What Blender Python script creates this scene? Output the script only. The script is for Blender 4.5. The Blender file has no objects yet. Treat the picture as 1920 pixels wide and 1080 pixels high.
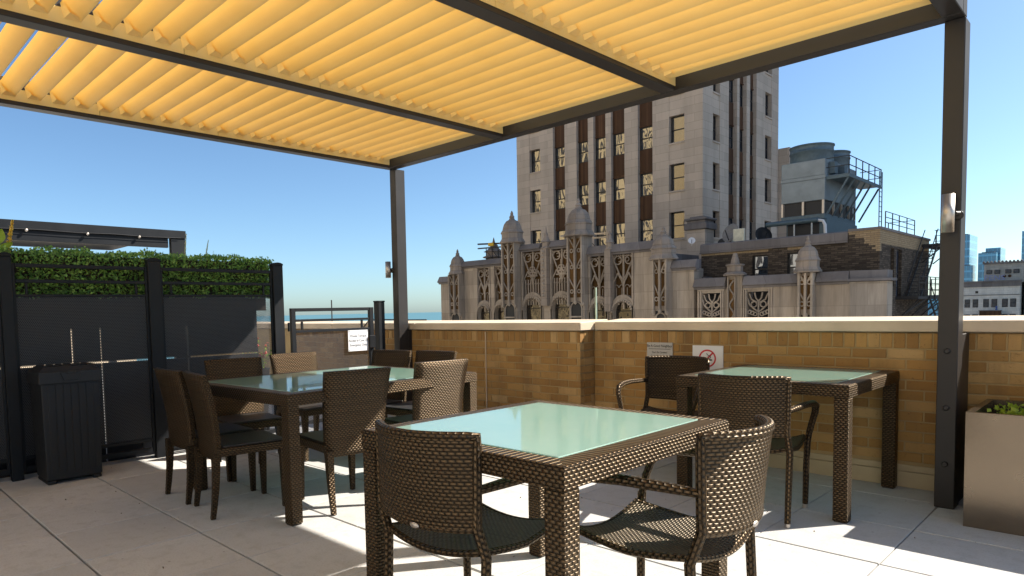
import bpy, bmesh, math, random
from mathutils import Vector, Matrix
random.seed(7)
PI = math.pi
sc = bpy.context.scene
col = sc.collection

# ------------------------------------------------------------------ camera, sky, sun, exposure
cam_d = bpy.data.cameras.new('camera'); cam = bpy.data.objects.new('camera', cam_d); col.objects.link(cam)
cam_d.sensor_width = 36.0; cam_d.lens = 1254.14/1920*36
cam_d.shift_x = (960-850.0)/1920; cam_d.shift_y = (660.4-540)/1920
cam_d.clip_start = 0.05; cam_d.clip_end = 60000
yw, pt, rl = math.radians(-46.2686), math.radians(-3.5086), math.radians(-1.2428)
fw = Vector((math.sin(yw)*math.cos(pt), math.cos(yw)*math.cos(pt), math.sin(pt)))
rt = Vector((math.cos(yw), -math.sin(yw), 0)); up = rt.cross(fw)
rt2 = math.cos(rl)*rt+math.sin(rl)*up; up2 = -math.sin(rl)*rt+math.cos(rl)*up
cam.matrix_world = Matrix(((rt2.x, up2.x, -fw.x, 0), (rt2.y, up2.y, -fw.y, 0), (rt2.z, up2.z, -fw.z, 1.25), (0, 0, 0, 1)))
sc.camera = cam
SUN = Vector((0.66, 1.0, 1.0)).normalized()
w = bpy.data.worlds.new('World'); sc.world = w; w.use_nodes = True
wn = w.node_tree.nodes; wl = w.node_tree.links
sky = wn.new('ShaderNodeTexSky'); sky.sky_type = 'NISHITA'; sky.sun_disc = False
sky.sun_elevation = math.asin(SUN.z); sky.sun_rotation = math.atan2(SUN.x, SUN.y)
sky.air_density = 0.75; sky.dust_density = 0.85; sky.ozone_density = 2.6; sky.altitude = 50
tint = wn.new('ShaderNodeMix'); tint.data_type = 'RGBA'; tint.blend_type = 'MULTIPLY'; tint.inputs[0].default_value = 1.0
tint.inputs[7].default_value = (0.84, 0.99, 1.02, 1); wl.new(sky.outputs[0], tint.inputs[6]); wl.new(tint.outputs[2], wn['Background'].inputs[0]); wn['Background'].inputs[1].default_value = 0.050
sl = bpy.data.lights.new('sun', 'SUN'); sl.energy = 3.2; sl.angle = math.radians(0.53); sl.color = (1.0, 0.93, 0.82)
so = bpy.data.objects.new('sun', sl); col.objects.link(so); so.rotation_euler = SUN.to_track_quat('Z', 'Y').to_euler()
sc.view_settings.view_transform = 'Standard'; sc.view_settings.look = 'None'
sc.view_settings.exposure = 1.9; sc.view_settings.gamma = 1.0
sc.render.engine = 'CYCLES'
sc.cycles.max_bounces = 10; sc.cycles.diffuse_bounces = 6; sc.cycles.glossy_bounces = 5
sc.cycles.transparent_max_bounces = 24; sc.cycles.caustics_reflective = False; sc.cycles.caustics_refractive = False

# ------------------------------------------------------------------ mesh helper
class MB:
    def __init__(s): s.v = []; s.f = []; s.uv = []; s.r = []; s.m = []; s.sm = []
    def face(s, pts, uv=None, rnd=0.5, mat=0, smooth=False):
        n = len(s.v); s.v += [tuple(p) for p in pts]; s.f.append(list(range(n, n+len(pts))))
        s.uv.append(uv); s.r.append(rnd); s.m.append(mat); s.sm.append(smooth)
    def grid(s, P, uv=None, rnd=0.5, mat=0, smooth=True, flip=False):
        n = len(s.v); R = len(P); C = len(P[0])
        for row in P: s.v += [tuple(p) for p in row]
        for i in range(R-1):
            for j in range(C-1):
                q = [(i, j), (i, j+1), (i+1, j+1), (i+1, j)]
                if flip: q.reverse()
                s.f.append([n+a*C+b for a, b in q]); s.uv.append([uv[a][b] for a, b in q] if uv else None)
                s.r.append(rnd); s.m.append(mat); s.sm.append(smooth)
    def box(s, x0, x1, y0, y1, z0, z1, rnd=0.5, mat=0):
        V = [(x, y, z) for x in (x0, x1) for y in (y0, y1) for z in (z0, z1)]
        n = len(s.v); s.v += V
        for q in ((0, 1, 3, 2), (4, 6, 7, 5), (0, 4, 5, 1), (2, 3, 7, 6), (0, 2, 6, 4), (1, 5, 7, 3)):
            s.f.append([n+i for i in q]); s.uv.append(None); s.r.append(rnd); s.m.append(mat); s.sm.append(False)
    def bar(s, a, b, wx, wz=None, rnd=0.5, mat=0, upv=(0, 0, 1)):
        a = Vector(a); b = Vector(b); wz = wz or wx; d = (b-a).normalized(); u = Vector(upv)
        if abs(d.dot(u)) > 0.98: u = Vector((0, 1, 0))
        x = d.cross(u).normalized()*wx/2; z = x.cross(d).normalized()*wz/2
        n = len(s.v)
        for p in (a, b):
            for c in (-x-z, x-z, x+z, -x+z): s.v.append(tuple(p+c))
        for q in ((3, 2, 1, 0), (4, 5, 6, 7), (0, 1, 5, 4), (1, 2, 6, 5), (2, 3, 7, 6), (3, 0, 4, 7)):
            s.f.append([n+i for i in q]); s.uv.append(None); s.r.append(rnd); s.m.append(mat); s.sm.append(False)
    def prism(s, poly, axis, a, b, rnd=0.5, mat=0, smooth=False):
        def P(p, t): return {'x': (t, p[0], p[1]), 'y': (p[0], t, p[1]), 'z': (p[0], p[1], t)}[axis]
        A = [P(p, a) for p in poly]; B = [P(p, b) for p in poly]; N = len(poly)
        s.face(A[::-1], rnd=rnd, mat=mat); s.face(B, rnd=rnd, mat=mat)
        for i in range(N): s.face([A[i], A[(i+1) % N], B[(i+1) % N], B[i]], rnd=rnd, mat=mat, smooth=smooth)
    def tube(s, pts, r, n=8, rnd=0.5, mat=0, flat=1.0, caps=True):
        pts = [Vector(p) for p in pts]; rs = r if isinstance(r, (list, tuple)) else [r]*len(pts)
        rows = []; uvr = []; L = 0; prev = None
        for i, p in enumerate(pts):
            d = (pts[min(i+1, len(pts)-1)]-pts[max(i-1, 0)]).normalized()
            if prev is None:
                u = Vector((0, 0, 1)) if abs(d.z) < 0.9 else Vector((1, 0, 0))
                x = d.cross(u).normalized()
            else: x = (prev-d*prev.dot(d)).normalized()
            prev = x; y = d.cross(x)
            if i: L += (p-pts[i-1]).length
            rows.append([p+x*rs[i]*math.cos(2*PI*k/n)+y*rs[i]*flat*math.sin(2*PI*k/n) for k in range(n+1)])
            uvr.append([(L, 2*PI*rs[0]*k/n) for k in range(n+1)])
        s.grid(rows, uvr, rnd, mat, True, flip=True)
        if caps: s.face(rows[0][:-1], rnd=rnd, mat=mat); s.face(rows[-1][:-1][::-1], rnd=rnd, mat=mat)
    def lathe(s, c, prof, n=16, rnd=0.5, mat=0, smooth=True, ph=0.0):
        rows = [[(c[0]+r*math.cos(2*PI*k/n+ph), c[1]+r*math.sin(2*PI*k/n+ph), c[2]+z) for k in range(n+1)] for r, z in prof]
        s.grid(rows, None, rnd, mat, smooth)
        if prof[0][0] > 1e-4: s.face(rows[0][:-1][::-1], rnd=rnd, mat=mat)
        if prof[-1][0] > 1e-4: s.face(rows[-1][:-1], rnd=rnd, mat=mat)
    def build(s, name, mats, parent=None, bevel=0, weld=False, seg=1):
        if not isinstance(mats, (list, tuple)): mats = [mats]
        off = Vector(parent['_w']) if parent is not None else Vector((0, 0, 0))
        me = bpy.data.meshes.new(name); me.from_pydata([tuple(Vector(p)-off) for p in s.v], [], s.f)
        for m in mats: me.materials.append(m)
        for i, p in enumerate(me.polygons): p.material_index = s.m[i]; p.use_smooth = s.sm[i]
        at = me.attributes.new('rnd', 'FLOAT', 'FACE'); at.data.foreach_set('value', s.r)
        ul = me.uv_layers.new(name='UVMap')
        li = 0; hasuv = [u is not None for u in s.uv]
        for i, p in enumerate(me.polygons):
            if s.uv[i]:
                for k in range(p.loop_total): ul.data[p.loop_start+k].uv = s.uv[i][k]
            else: boxuv(me, p, ul)
        if bevel or weld:
            bm = bmesh.new(); bm.from_mesh(me)
            bmesh.ops.remove_doubles(bm, verts=bm.verts, dist=1e-5)
            if bevel:
                es = [e for e in bm.edges if len(e.link_faces) == 2 and e.calc_face_angle(0) > 0.6]
                bmesh.ops.bevel(bm, geom=es, offset=bevel, segments=seg, profile=0.6, affect='EDGES', clamp_overlap=True)
            bm.to_mesh(me); bm.free()
            if bevel and not any(hasuv):
                ul = me.uv_layers[0]
                for p in me.polygons: boxuv(me, p, ul)
        me.update()
        o = bpy.data.objects.new(name, me); col.objects.link(o)
        if parent is not None: o.parent = parent
        o['_w'] = tuple(off)
        return o
def boxuv(me, p, ul):
    n = p.normal; a = max(range(3), key=lambda k: abs(n[k]))
    for k in range(p.loop_total):
        c = me.vertices[me.loops[p.loop_start+k].vertex_index].co
        ul.data[p.loop_start+k].uv = (c.y, c.z) if a == 0 else ((c.x, c.z) if a == 1 else (c.x, c.y))
def tag(o, label=None, cat=None, group=None, kind=None):
    if label: o['label'] = label
    if cat: o['category'] = cat
    if group: o['group'] = group
    if kind: o['kind'] = kind
    return o
def root(name, loc, label, cat, group=None):
    o = bpy.data.objects.new(name, None); o.empty_display_size = 0.1; col.objects.link(o); o.location = loc; o['_w'] = tuple(loc)
    return tag(o, label, cat, group)
def copy_tree(o, parent=None, link=None):
    c = o.copy(); col.objects.link(c)
    if parent is not None: c.parent = parent
    for ch in [k for k in bpy.data.objects if k.parent == o]: copy_tree(ch, c)
    return c

# ------------------------------------------------------------------ materials
class NT:
    def __init__(s, name):
        s.mat = bpy.data.materials.new(name); s.mat.use_nodes = True; s.t = s.mat.node_tree; s.n = s.t.nodes; s.b = s.n['Principled BSDF']
        s.out = s.n['Material Output']
    def add(s, typ, **kw):
        n = s.n.new(typ)
        for k, v in kw.items(): setattr(n, k, v)
        return n
    def link(s, a, b): s.t.links.new(a, b)
    def val(s, inp, v):
        if hasattr(v, 'links'): s.link(v, inp)
        else: inp.default_value = v
    def math(s, op, a, b=None, c=None, clamp=False):
        n = s.add('ShaderNodeMath', operation=op); n.use_clamp = clamp; s.val(n.inputs[0], a)
        if b is not None: s.val(n.inputs[1], b)
        if c is not None: s.val(n.inputs[2], c)
        return n.outputs[0]
    def noise(s, scale, detail=3, co=None, rough=0.55, dist=0.0):
        n = s.add('ShaderNodeTexNoise'); n.inputs['Scale'].default_value = scale; n.inputs['Detail'].default_value = detail
        n.inputs['Roughness'].default_value = rough; n.inputs['Distortion'].default_value = dist
        if co is not None: s.link(co, n.inputs['Vector'])
        return n.outputs['Fac']
    def ramp(s, fac, stops):
        n = s.add('ShaderNodeValToRGB'); e = n.color_ramp.elements
        while len(e) < len(stops): e.new(0.5)
        for i, (p, c) in enumerate(stops): e[i].position = p; e[i].color = (*c, 1) if len(c) == 3 else c
        s.val(n.inputs[0], fac); return n.outputs[0]
    def mix(s, f, a, b, typ='MIX'):
        n = s.add('ShaderNodeMix', data_type='RGBA', blend_type=typ); s.val(n.inputs[0], f)
        for i, v in ((6, a), (7, b)):
            if hasattr(v, 'links'): s.link(v, n.inputs[i])
            else: n.inputs[i].default_value = (*v, 1)
        return n.outputs[2]
    def co(s, which='Object'): return s.add('ShaderNodeTexCoord').outputs[which]
    def pos(s): return s.add('ShaderNodeNewGeometry').outputs['Position']
    def sep(s, v):
        n = s.add('ShaderNodeSeparateXYZ'); s.link(v, n.inputs[0]); return n.outputs
    def bump(s, h, dist, strength=1.0):
        n = s.add('ShaderNodeBump'); n.inputs['Distance'].default_value = dist; n.inputs['Strength'].default_value = strength
        s.link(h, n.inputs['Height']); s.link(n.outputs[0], s.b.inputs['Normal']); return n
    def base(s, c, rough=0.6, metal=0.0, spec=0.5):
        s.val(s.b.inputs['Base Color'], c if hasattr(c, 'links') else (*c, 1)); s.val(s.b.inputs['Roughness'], rough)
        s.b.inputs['Metallic'].default_value = metal; s.b.inputs['Specular IOR Level'].default_value = spec
def rndattr(m):
    n = m.add('ShaderNodeAttribute'); n.attribute_name = 'rnd'; return n.outputs['Fac']

def m_simple(name, c, rough=0.6, metal=0.0, var=0.15, scale=6.0, bump=0.0, spec=0.5):
    m = NT(name); f = m.noise(scale, 4, m.pos())
    lo = tuple(x*(1-var) for x in c); hi = tuple(min(1, x*(1+var)) for x in c)
    m.base(m.ramp(f, [(0.3, lo), (0.7, hi)]), m.math('MULTIPLY_ADD', f, 0.2, rough-0.1), metal, spec)
    if bump: m.bump(m.noise(scale*14, 3, m.pos()), bump)
    return m.mat

def m_paver():
    m = NT('concrete_paver'); p = m.pos(); r = rndattr(m)
    big = m.noise(1.6, 5, p, 0.6); fine = m.noise(90, 4, p, 0.7); mid = m.noise(11, 5, p, 0.65)
    c = m.ramp(big, [(0.3, (0.455, 0.455, 0.445)), (0.7, (0.55, 0.545, 0.53))])
    c = m.mix(m.math('MULTIPLY', r, 0.7), c, (0.40, 0.395, 0.39))
    c = m.mix(m.ramp(mid, [(0.50, (0, 0, 0)), (0.72, (0.7, 0.7, 0.7))]), c, (0.36, 0.345, 0.325))
    c = m.mix(m.ramp(fine, [(0.35, (0.5, 0.5, 0.5)), (0.5, (0, 0, 0))]), c, (0.34, 0.325, 0.30))
    sp = m.noise(260, 2, p)
    c = m.mix(m.ramp(sp, [(0.68, (0, 0, 0)), (0.74, (0.7, 0.7, 0.7))]), c, (0.72, 0.67, 0.61))
    v = m.add('ShaderNodeTexVoronoi'); v.inputs['Scale'].default_value = 5.0; m.link(p, v.inputs['Vector'])
    c = m.mix(m.ramp(v.outputs['Distance'], [(0.02, (0.6, 0.6, 0.6)), (0.045, (0, 0, 0))]), c, (0.16, 0.13, 0.11))
    m.base(c, 0.82, spec=0.3); m.bump(fine, 0.0012, 0.7); return m.mat

def m_brick():
    m = NT('tan_brick'); p = m.pos(); r = rndattr(m); n = m.noise(55, 4, p, 0.7); b = m.noise(7, 3, p)
    c = m.ramp(r, [(0.0, (0.24, 0.12, 0.033)), (0.35, (0.33, 0.175, 0.050)), (0.7, (0.40, 0.23, 0.075)), (1.0, (0.52, 0.345, 0.16))])
    c = m.mix(m.math('MULTIPLY', b, 0.5), c, (0.30, 0.19, 0.09))
    c = m.mix(m.ramp(n, [(0.60, (0, 0, 0)), (0.72, (0.7, 0.7, 0.7))]), c, (0.12, 0.07, 0.035))
    mp = m.add('ShaderNodeMapping'); mp.inputs['Scale'].default_value = (5, 5, 0.7); m.link(p, mp.inputs[0]); st = m.noise(1.0, 4, mp.outputs[0], 0.65)
    c = m.mix(m.ramp(st, [(0.5, (0, 0, 0)), (0.75, (0.6, 0.6, 0.6))]), c, (0.13, 0.085, 0.045))
    m.base(c, 0.85, spec=0.25); m.bump(n, 0.003, 1.0); return m.mat

def m_weave(name, a=(0.108, 0.068, 0.035), b=(0.020, 0.012, 0.007), pu=0.025, pv=0.0125, stripes=False, rough=0.38, dist=0.0046, metal=0.55):
    m = NT(name); u = m.add('ShaderNodeUVMap').outputs[0]; x, y, _ = m.sep(u)
    wob = m.noise(30, 2, m.co('Object')); wob = m.math('MULTIPLY_ADD', wob, 0.5, -0.25)
    if stripes:
        v = m.math('DIVIDE', m.math('ADD', x, y), pv)
        fv = m.math('FRACT', v); t = m.math('MULTIPLY_ADD', fv, 2.0, -1.0); h = m.math('SUBTRACT', 1.0, m.math('POWER', m.math('ABSOLUTE', t), 2.5))
        row = m.math('FLOOR', v); hh = h
    else:
        v = m.math('ADD', m.math('DIVIDE', y, pv), m.math('MULTIPLY', wob, 0.35)); row = m.math('FLOOR', v)
        uu = m.math('ADD', m.math('DIVIDE', x, pu), m.math('MULTIPLY', row, 0.5))
        fu = m.math('MULTIPLY_ADD', m.math('FRACT', uu), 2.0, -1.0); fv = m.math('MULTIPLY_ADD', m.math('FRACT', v), 2.0, -1.0)
        hu = m.math('SUBTRACT', 1.0, m.math('POWER', m.math('ABSOLUTE', fu), 2.0)); hv = m.math('SUBTRACT', 1.0, m.math('POWER', m.math('ABSOLUTE', fv), 2.4))
        hh = m.math('MULTIPLY', hu, hv)
    if stripes and pv > 0.02: a, b = (0.05, 0.033, 0.02), (0.02, 0.012, 0.007)
    wn_ = m.add('ShaderNodeTexWhiteNoise', noise_dimensions='1D'); m.link(row, wn_.inputs['W'])
    c = m.mix(m.ramp(hh, [(0.10, (0, 0, 0)), (0.95, (1, 1, 1))]), tuple(k*0.15 for k in b), a)
    c = m.mix(m.math('MULTIPLY', wn_.outputs['Value'], 0.5), c, b)
    if stripes and pv > 0.02: c = m.mix(m.ramp(hh, [(0.25, (1, 1, 1)), (0.5, (0, 0, 0))]), c, (0.30, 0.22, 0.13))
    m.base(c, rough, metal, spec=0.6); m.b.inputs['Specular Tint'].default_value = (1.0, 0.86, 0.66, 1); m.bump(hh, dist, 1.0); return m.mat

def m_perf():
    m = NT('perforated_black_metal'); x, y, _ = m.sep(m.add('ShaderNodeUVMap').outputs[0])
    pit = 0.0135
    v = m.math('DIVIDE', y, pit*0.866); row = m.math('FLOOR', v)
    u = m.math('ADD', m.math('DIVIDE', x, pit), m.math('MULTIPLY', row, 0.5))
    fu = m.math('MULTIPLY', m.math('SUBTRACT', m.math('FRACT', u), 0.5), 1.0); fv = m.math('MULTIPLY', m.math('SUBTRACT', m.math('FRACT', v), 0.5), 0.866)
    d = m.math('SQRT', m.math('ADD', m.math('MULTIPLY', fu, fu), m.math('MULTIPLY', fv, fv)))
    hole = m.math('LESS_THAN', d, 0.34)
    tr = m.add('ShaderNodeBsdfTransparent'); mx = m.add('ShaderNodeMixShader')
    m.base((0.040, 0.040, 0.043), 0.42, spec=0.35)
    m.link(hole, mx.inputs[0]); m.link(m.b.outputs[0], mx.inputs[1]); m.link(tr.outputs[0], mx.inputs[2]); m.link(mx.outputs[0], m.out.inputs[0])
    return m.mat

def m_frost():
    m = NT('frosted_green_glass'); dn = m.noise(7, 5, m.pos(), 0.7); m.base(m.ramp(dn, [(0.35, (0.36, 0.545, 0.48)), (0.75, (0.42, 0.57, 0.51))]), m.math('MULTIPLY_ADD', dn, 0.16, 0.0), spec=0.6)
    m.b.inputs['Coat Weight'].default_value = 0.7; m.val(m.b.inputs['Coat Roughness'], m.math('MULTIPLY', dn, 0.03))
    tl = m.add('ShaderNodeBsdfTranslucent'); tl.inputs[0].default_value = (0.62, 0.80, 0.72, 1); mx = m.add('ShaderNodeMixShader'); mx.inputs[0].default_value = 0.36
    m.link(m.b.outputs[0], mx.inputs[1]); m.link(tl.outputs[0], mx.inputs[2]); m.link(mx.outputs[0], m.out.inputs[0]); return m.mat

def m_louver():
    m = NT('cream_louver'); f = m.noise(3, 3, m.pos()); m.base(m.ramp(f, [(0.3, (0.80, 0.61, 0.25)), (0.7, (0.84, 0.66, 0.29))]), 0.55, spec=0.35)
    tl = m.add('ShaderNodeBsdfTranslucent'); tl.inputs[0].default_value = (0.95, 0.68, 0.17, 1); mx = m.add('ShaderNodeMixShader'); mx.inputs[0].default_value = 0.22
    wv = m.add('ShaderNodeTexNoise'); wv.inputs['Scale'].default_value = 1.0; mp = m.add('ShaderNodeMapping'); mp.inputs['Scale'].default_value = (160, 6, 6)
    m.link(m.pos(), mp.inputs[0]); m.link(mp.outputs[0], wv.inputs['Vector']); m.bump(wv.outputs['Fac'], 0.0006, 0.5)
    m.link(m.b.outputs[0], mx.inputs[1]); m.link(tl.outputs[0], mx.inputs[2]); m.link(mx.outputs[0], m.out.inputs[0]); return m.mat

def m_stone(name, c, var=0.18, rough=0.85, dirt=0.35, bw=2.0, bh=0.6):
    m = NT(name); x, y, z = m.sep(m.pos())
    u = m.math('ADD', x, y); cb = m.add('ShaderNodeCombineXYZ'); m.link(u, cb.inputs[0]); m.link(z, cb.inputs[1])
    br = m.add('ShaderNodeTexBrick'); m.link(cb.outputs[0], br.inputs['Vector']); br.inputs['Scale'].default_value = 1.0
    br.inputs['Brick Width'].default_value = bw; br.inputs['Row Height'].default_value = bh; br.inputs['Mortar Size'].default_value = 0.014; br.inputs['Bias'].default_value = -0.1
    br.inputs['Color1'].default_value = (*[k*(1-var) for k in c], 1); br.inputs['Color2'].default_value = (*[min(1, k*(1+var)) for k in c], 1)
    br.inputs['Mortar'].default_value = (*[k*0.68 for k in c], 1)
    mp = m.add('ShaderNodeMapping'); mp.inputs['Scale'].default_value = (1.2, 1.2, 0.14); m.link(m.pos(), mp.inputs[0])
    st = m.noise(1.0, 5, mp.outputs[0], 0.7)
    cc = m.mix(m.ramp(st, [(0.42, (0, 0, 0)), (0.72, (min(1, dirt), min(1, dirt), min(1, dirt)))]), br.outputs['Color'], tuple(k*0.30 for k in c))
    f = m.noise(9, 4, m.pos()); cc = m.mix(m.math('MULTIPLY', f, 0.25), cc, tuple(k*0.7 for k in c))
    m.base(cc, rough, spec=0.2); m.bump(f, 0.01, 0.5); return m.mat

def m_darkbrick():
    m = NT('dark_weathered_brick'); p = m.pos(); x, y, z = m.sep(p)
    cb = m.add('ShaderNodeCombineXYZ'); m.link(m.math('ADD', x, y), cb.inputs[0]); m.link(z, cb.inputs[1])
    br = m.add('ShaderNodeTexBrick'); m.link(cb.outputs[0], br.inputs['Vector']); br.inputs['Scale'].default_value = 1.0
    br.inputs['Brick Width'].default_value = 0.34; br.inputs['Row Height'].default_value = 0.105; br.inputs['Mortar Size'].default_value = 0.018
    br.inputs['Color1'].default_value = (0.035, 0.026, 0.020, 1); br.inputs['Color2'].default_value = (0.15, 0.115, 0.085, 1); br.inputs['Mortar'].default_value = (0.045, 0.038, 0.033, 1)
    li = m.add('ShaderNodeTexBrick'); m.link(cb.outputs[0], li.inputs['Vector']); li.inputs['Scale'].default_value = 1.0
    li.inputs['Brick Width'].default_value = 0.34; li.inputs['Row Height'].default_value = 0.105; li.inputs['Mortar Size'].default_value = 0.012
    li.inputs['Color1'].default_value = (0.36, 0.26, 0.15, 1); li.inputs['Color2'].default_value = (0.44, 0.33, 0.20, 1); li.inputs['Mortar'].default_value = (0.22, 0.17, 0.12, 1)
    # repaired pale brick: upper corner, stepped edge
    zq = m.math('MULTIPLY', m.math('FLOOR', m.math('DIVIDE', z, 0.105)), 0.105)
    wnz = m.add('ShaderNodeTexWhiteNoise', noise_dimensions='1D'); m.link(zq, wnz.inputs['W'])
    edge = m.math('MULTIPLY_ADD', wnz.outputs['Value'], 0.5, m.math('MULTIPLY_ADD', zq, -1.35, -4.85))
    inx = m.math('GREATER_THAN', x, edge); upz = m.math('GREATER_THAN', z, 4.05)
    front = m.math('LESS_THAN', y, 40.3)
    mA = m.math('MULTIPLY', m.math('MULTIPLY', inx, front), m.math('GREATER_THAN', z, 3.7))
    sidem = m.math('MULTIPLY', m.math('GREATER_THAN', y, 40.0), m.math('GREATER_THAN', z, 4.28))
    # pale strip over the windows
    s1 = m.math('MULTIPLY', m.math('GREATER_THAN', z, 4.30), m.math('LESS_THAN', z, 4.52))
    s2 = m.math('MULTIPLY', m.math('LESS_THAN', x, m.math('MULTIPLY_ADD', wnz.outputs['Value'], 0.7, -15.6)), front)
    msk = m.math('MAXIMUM', m.math('MAXIMUM', mA, sidem), m.math('MULTIPLY', s1, s2), clamp=True)
    c = m.mix(msk, br.outputs['Color'], li.outputs['Color'])
    n = m.noise(14, 4, p)
    c = m.mix(m.math('MULTIPLY', n, 0.4), c, (0.09, 0.075, 0.06)); m.base(c, 0.9, spec=0.15); m.bump(n, 0.02, 0.6); return m.mat

def m_glasswin(name, tint=(0.02, 0.025, 0.03), wavy=0.06, scale=1.6, ior=2.0):
    m = NT(name); m.base(tint, 0.02, spec=1.0)
    m.b.inputs['IOR'].default_value = ior
    mp = m.add('ShaderNodeMapping'); mp.inputs['Scale'].default_value = (scale, scale, scale*0.4); m.link(m.pos(), mp.inputs[0])
    n = m.noise(1.0, 1, mp.outputs[0], 0.4, 0.3); m.bump(n, wavy, 1.0); return m.mat

M = {}
M['paver'] = m_paver(); M['brick'] = m_brick()
M['mortar'] = m_simple('lime_mortar', (0.36, 0.26, 0.13), 0.95, bump=0.002)
M['cope'] = m_simple('precast_coping', (0.54, 0.44, 0.325), 0.8, var=0.14, scale=3, bump=0.001)
M['curb'] = m_simple('painted_flashing', (0.42, 0.34, 0.22), 0.6, var=0.06)
M['dark'] = m_simple('dark_bronze_metal', (0.026, 0.023, 0.022), 0.40, var=0.12, scale=2, spec=0.3)
M['black'] = m_simple('black_powder_coat', (0.010, 0.011, 0.013), 0.5, var=0.2, scale=3, spec=0.2)
M['plastic'] = m_simple('black_resin', (0.005, 0.006, 0.008), 0.6, var=0.2, scale=20, bump=0.0006)
M['weave'] = m_weave('brown_wicker'); M['wrap'] = m_weave('wicker_wrapped_edge', stripes=True, pv=0.026)
M['seatweave'] = m_weave('seat_wicker', a=(0.15, 0.12, 0.085), b=(0.05, 0.038, 0.03), pu=0.024, pv=0.0115)
M['finew'] = m_weave('fine_seat_sling', a=(0.034, 0.034, 0.036), b=(0.018, 0.018, 0.020), stripes=True, pv=0.009, rough=0.4, dist=0.0012, metal=0.0)
M['frost'] = m_frost(); M['louver'] = m_louver(); M['perf'] = m_perf()
M['steel'] = m_simple('brushed_steel', (0.50, 0.45, 0.40), 0.42, 0.85, var=0.08)
M['white'] = m_simple('white_sign', (0.72, 0.72, 0.74), 0.4, var=0.03)
M['greysign'] = m_simple('grey_sign', (0.42, 0.40, 0.38), 0.4, var=0.04)
M['ink'] = m_simple('black_ink', (0.03, 0.03, 0.035), 0.5); M['red'] = m_simple('red_ink', (0.5, 0.02, 0.03), 0.5)
M['stone'] = m_stone('tower_limestone', (0.53, 0.45, 0.375), 0.12, dirt=0.25, bw=2.1, bh=0.62)
M['terra'] = m_stone('weathered_terracotta', (0.46, 0.385, 0.31), 0.16, dirt=0.8, bw=1.5, bh=1.1)
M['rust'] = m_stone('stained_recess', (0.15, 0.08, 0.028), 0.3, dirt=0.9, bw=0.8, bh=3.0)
M['slate'] = m_stone('grey_coping_stone', (0.22, 0.20, 0.195), 0.2, dirt=0.4, bw=1.4, bh=3.0)
M['dbrick'] = m_darkbrick()
M['span'] = m_stone('rusty_spandrel', (0.10, 0.05, 0.026), 0.4, dirt=0.5, bw=0.2, bh=6.0, rough=0.6)
M['win'] = m_glasswin('old_window_glass', wavy=0.009, scale=1.2); M['winb'] = m_glasswin('blue_window_glass', (0.02, 0.03, 0.045), 0.012); M['winc'] = m_glasswin('dim_arch_glass', (0.025, 0.018, 0.012), 0.02, ior=1.5)
M['frame'] = m_simple('dark_window_frame', (0.018, 0.016, 0.015), 0.5)
M['galv'] = m_simple('galvanised_sheet', (0.20, 0.24, 0.27), 0.42, 0.3, var=0.18, scale=1.5)
M['bluegrey'] = m_simple('blue_grey_steel', (0.09, 0.135, 0.165), 0.5, 0.2, var=0.15)
M['iron'] = m_simple('black_iron', (0.02, 0.02, 0.022), 0.6)
M['dirt'] = m_simple('potting_soil', (0.03, 0.022, 0.016), 0.95, bump=0.004)

def leafmat(name, a, b, tl=0.3):
    m = NT(name); r = rndattr(m); c = m.ramp(r, [(0, a), (1, b)]); m.base(c, 0.42, spec=0.45)
    t = m.add('ShaderNodeBsdfTranslucent'); m.link(c, t.inputs[0]); mx = m.add('ShaderNodeMixShader'); mx.inputs[0].default_value = tl
    m.link(m.b.outputs[0], mx.inputs[1]); m.link(t.outputs[0], mx.inputs[2]); m.link(mx.outputs[0], m.out.inputs[0]); return m.mat
M['hedge'] = leafmat('boxwood_leaf', (0.08, 0.19, 0.045), (0.36, 0.60, 0.14)); M['bright'] = leafmat('bright_leaf', (0.20, 0.36, 0.03), (0.42, 0.52, 0.05), 0.45)
M['petal'] = leafmat('cream_petal', (0.75, 0.62, 0.35), (0.8, 0.75, 0.6)); M['redp'] = leafmat('red_petal', (0.6, 0.05, 0.04), (0.75, 0.15, 0.08))
M['yelp'] = leafmat('yellow_petal', (0.75, 0.5, 0.05), (0.85, 0.65, 0.15))
def m_water():
    m = NT('lake_water'); m.base((0.07, 0.17, 0.20), 0.5, spec=0.4); m.bump(m.noise(0.05, 6, m.pos()), 2.0, 0.6); return m.mat
M['water'] = m_water()
M['city'] = m_simple('distant_city_ground', (0.20, 0.19, 0.18), 0.9, var=0.3, scale=0.02)
M['roofgrey'] = m_simple('roof_membrane', (0.22, 0.21, 0.20), 0.9, var=0.2, scale=0.6)

def leaf(mb, c, s, rnd, asp=0.5, up_bias=0.0, mat=0):
    d = Vector((random.gauss(0, 1), random.gauss(0, 1), random.gauss(0, 1)+up_bias)).normalized()
    e = d.cross(Vector((random.gauss(0, 1), random.gauss(0, 1), random.gauss(0, 1)))).normalized()
    f = d.cross(e)*s*0.18; c = Vector(c)
    mb.face([c-d*s, c+e*s*asp+f, c+d*s, c-e*s*asp+f], rnd=rnd, mat=mat)

def structure(o): o['kind'] = 'structure'; return o
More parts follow.
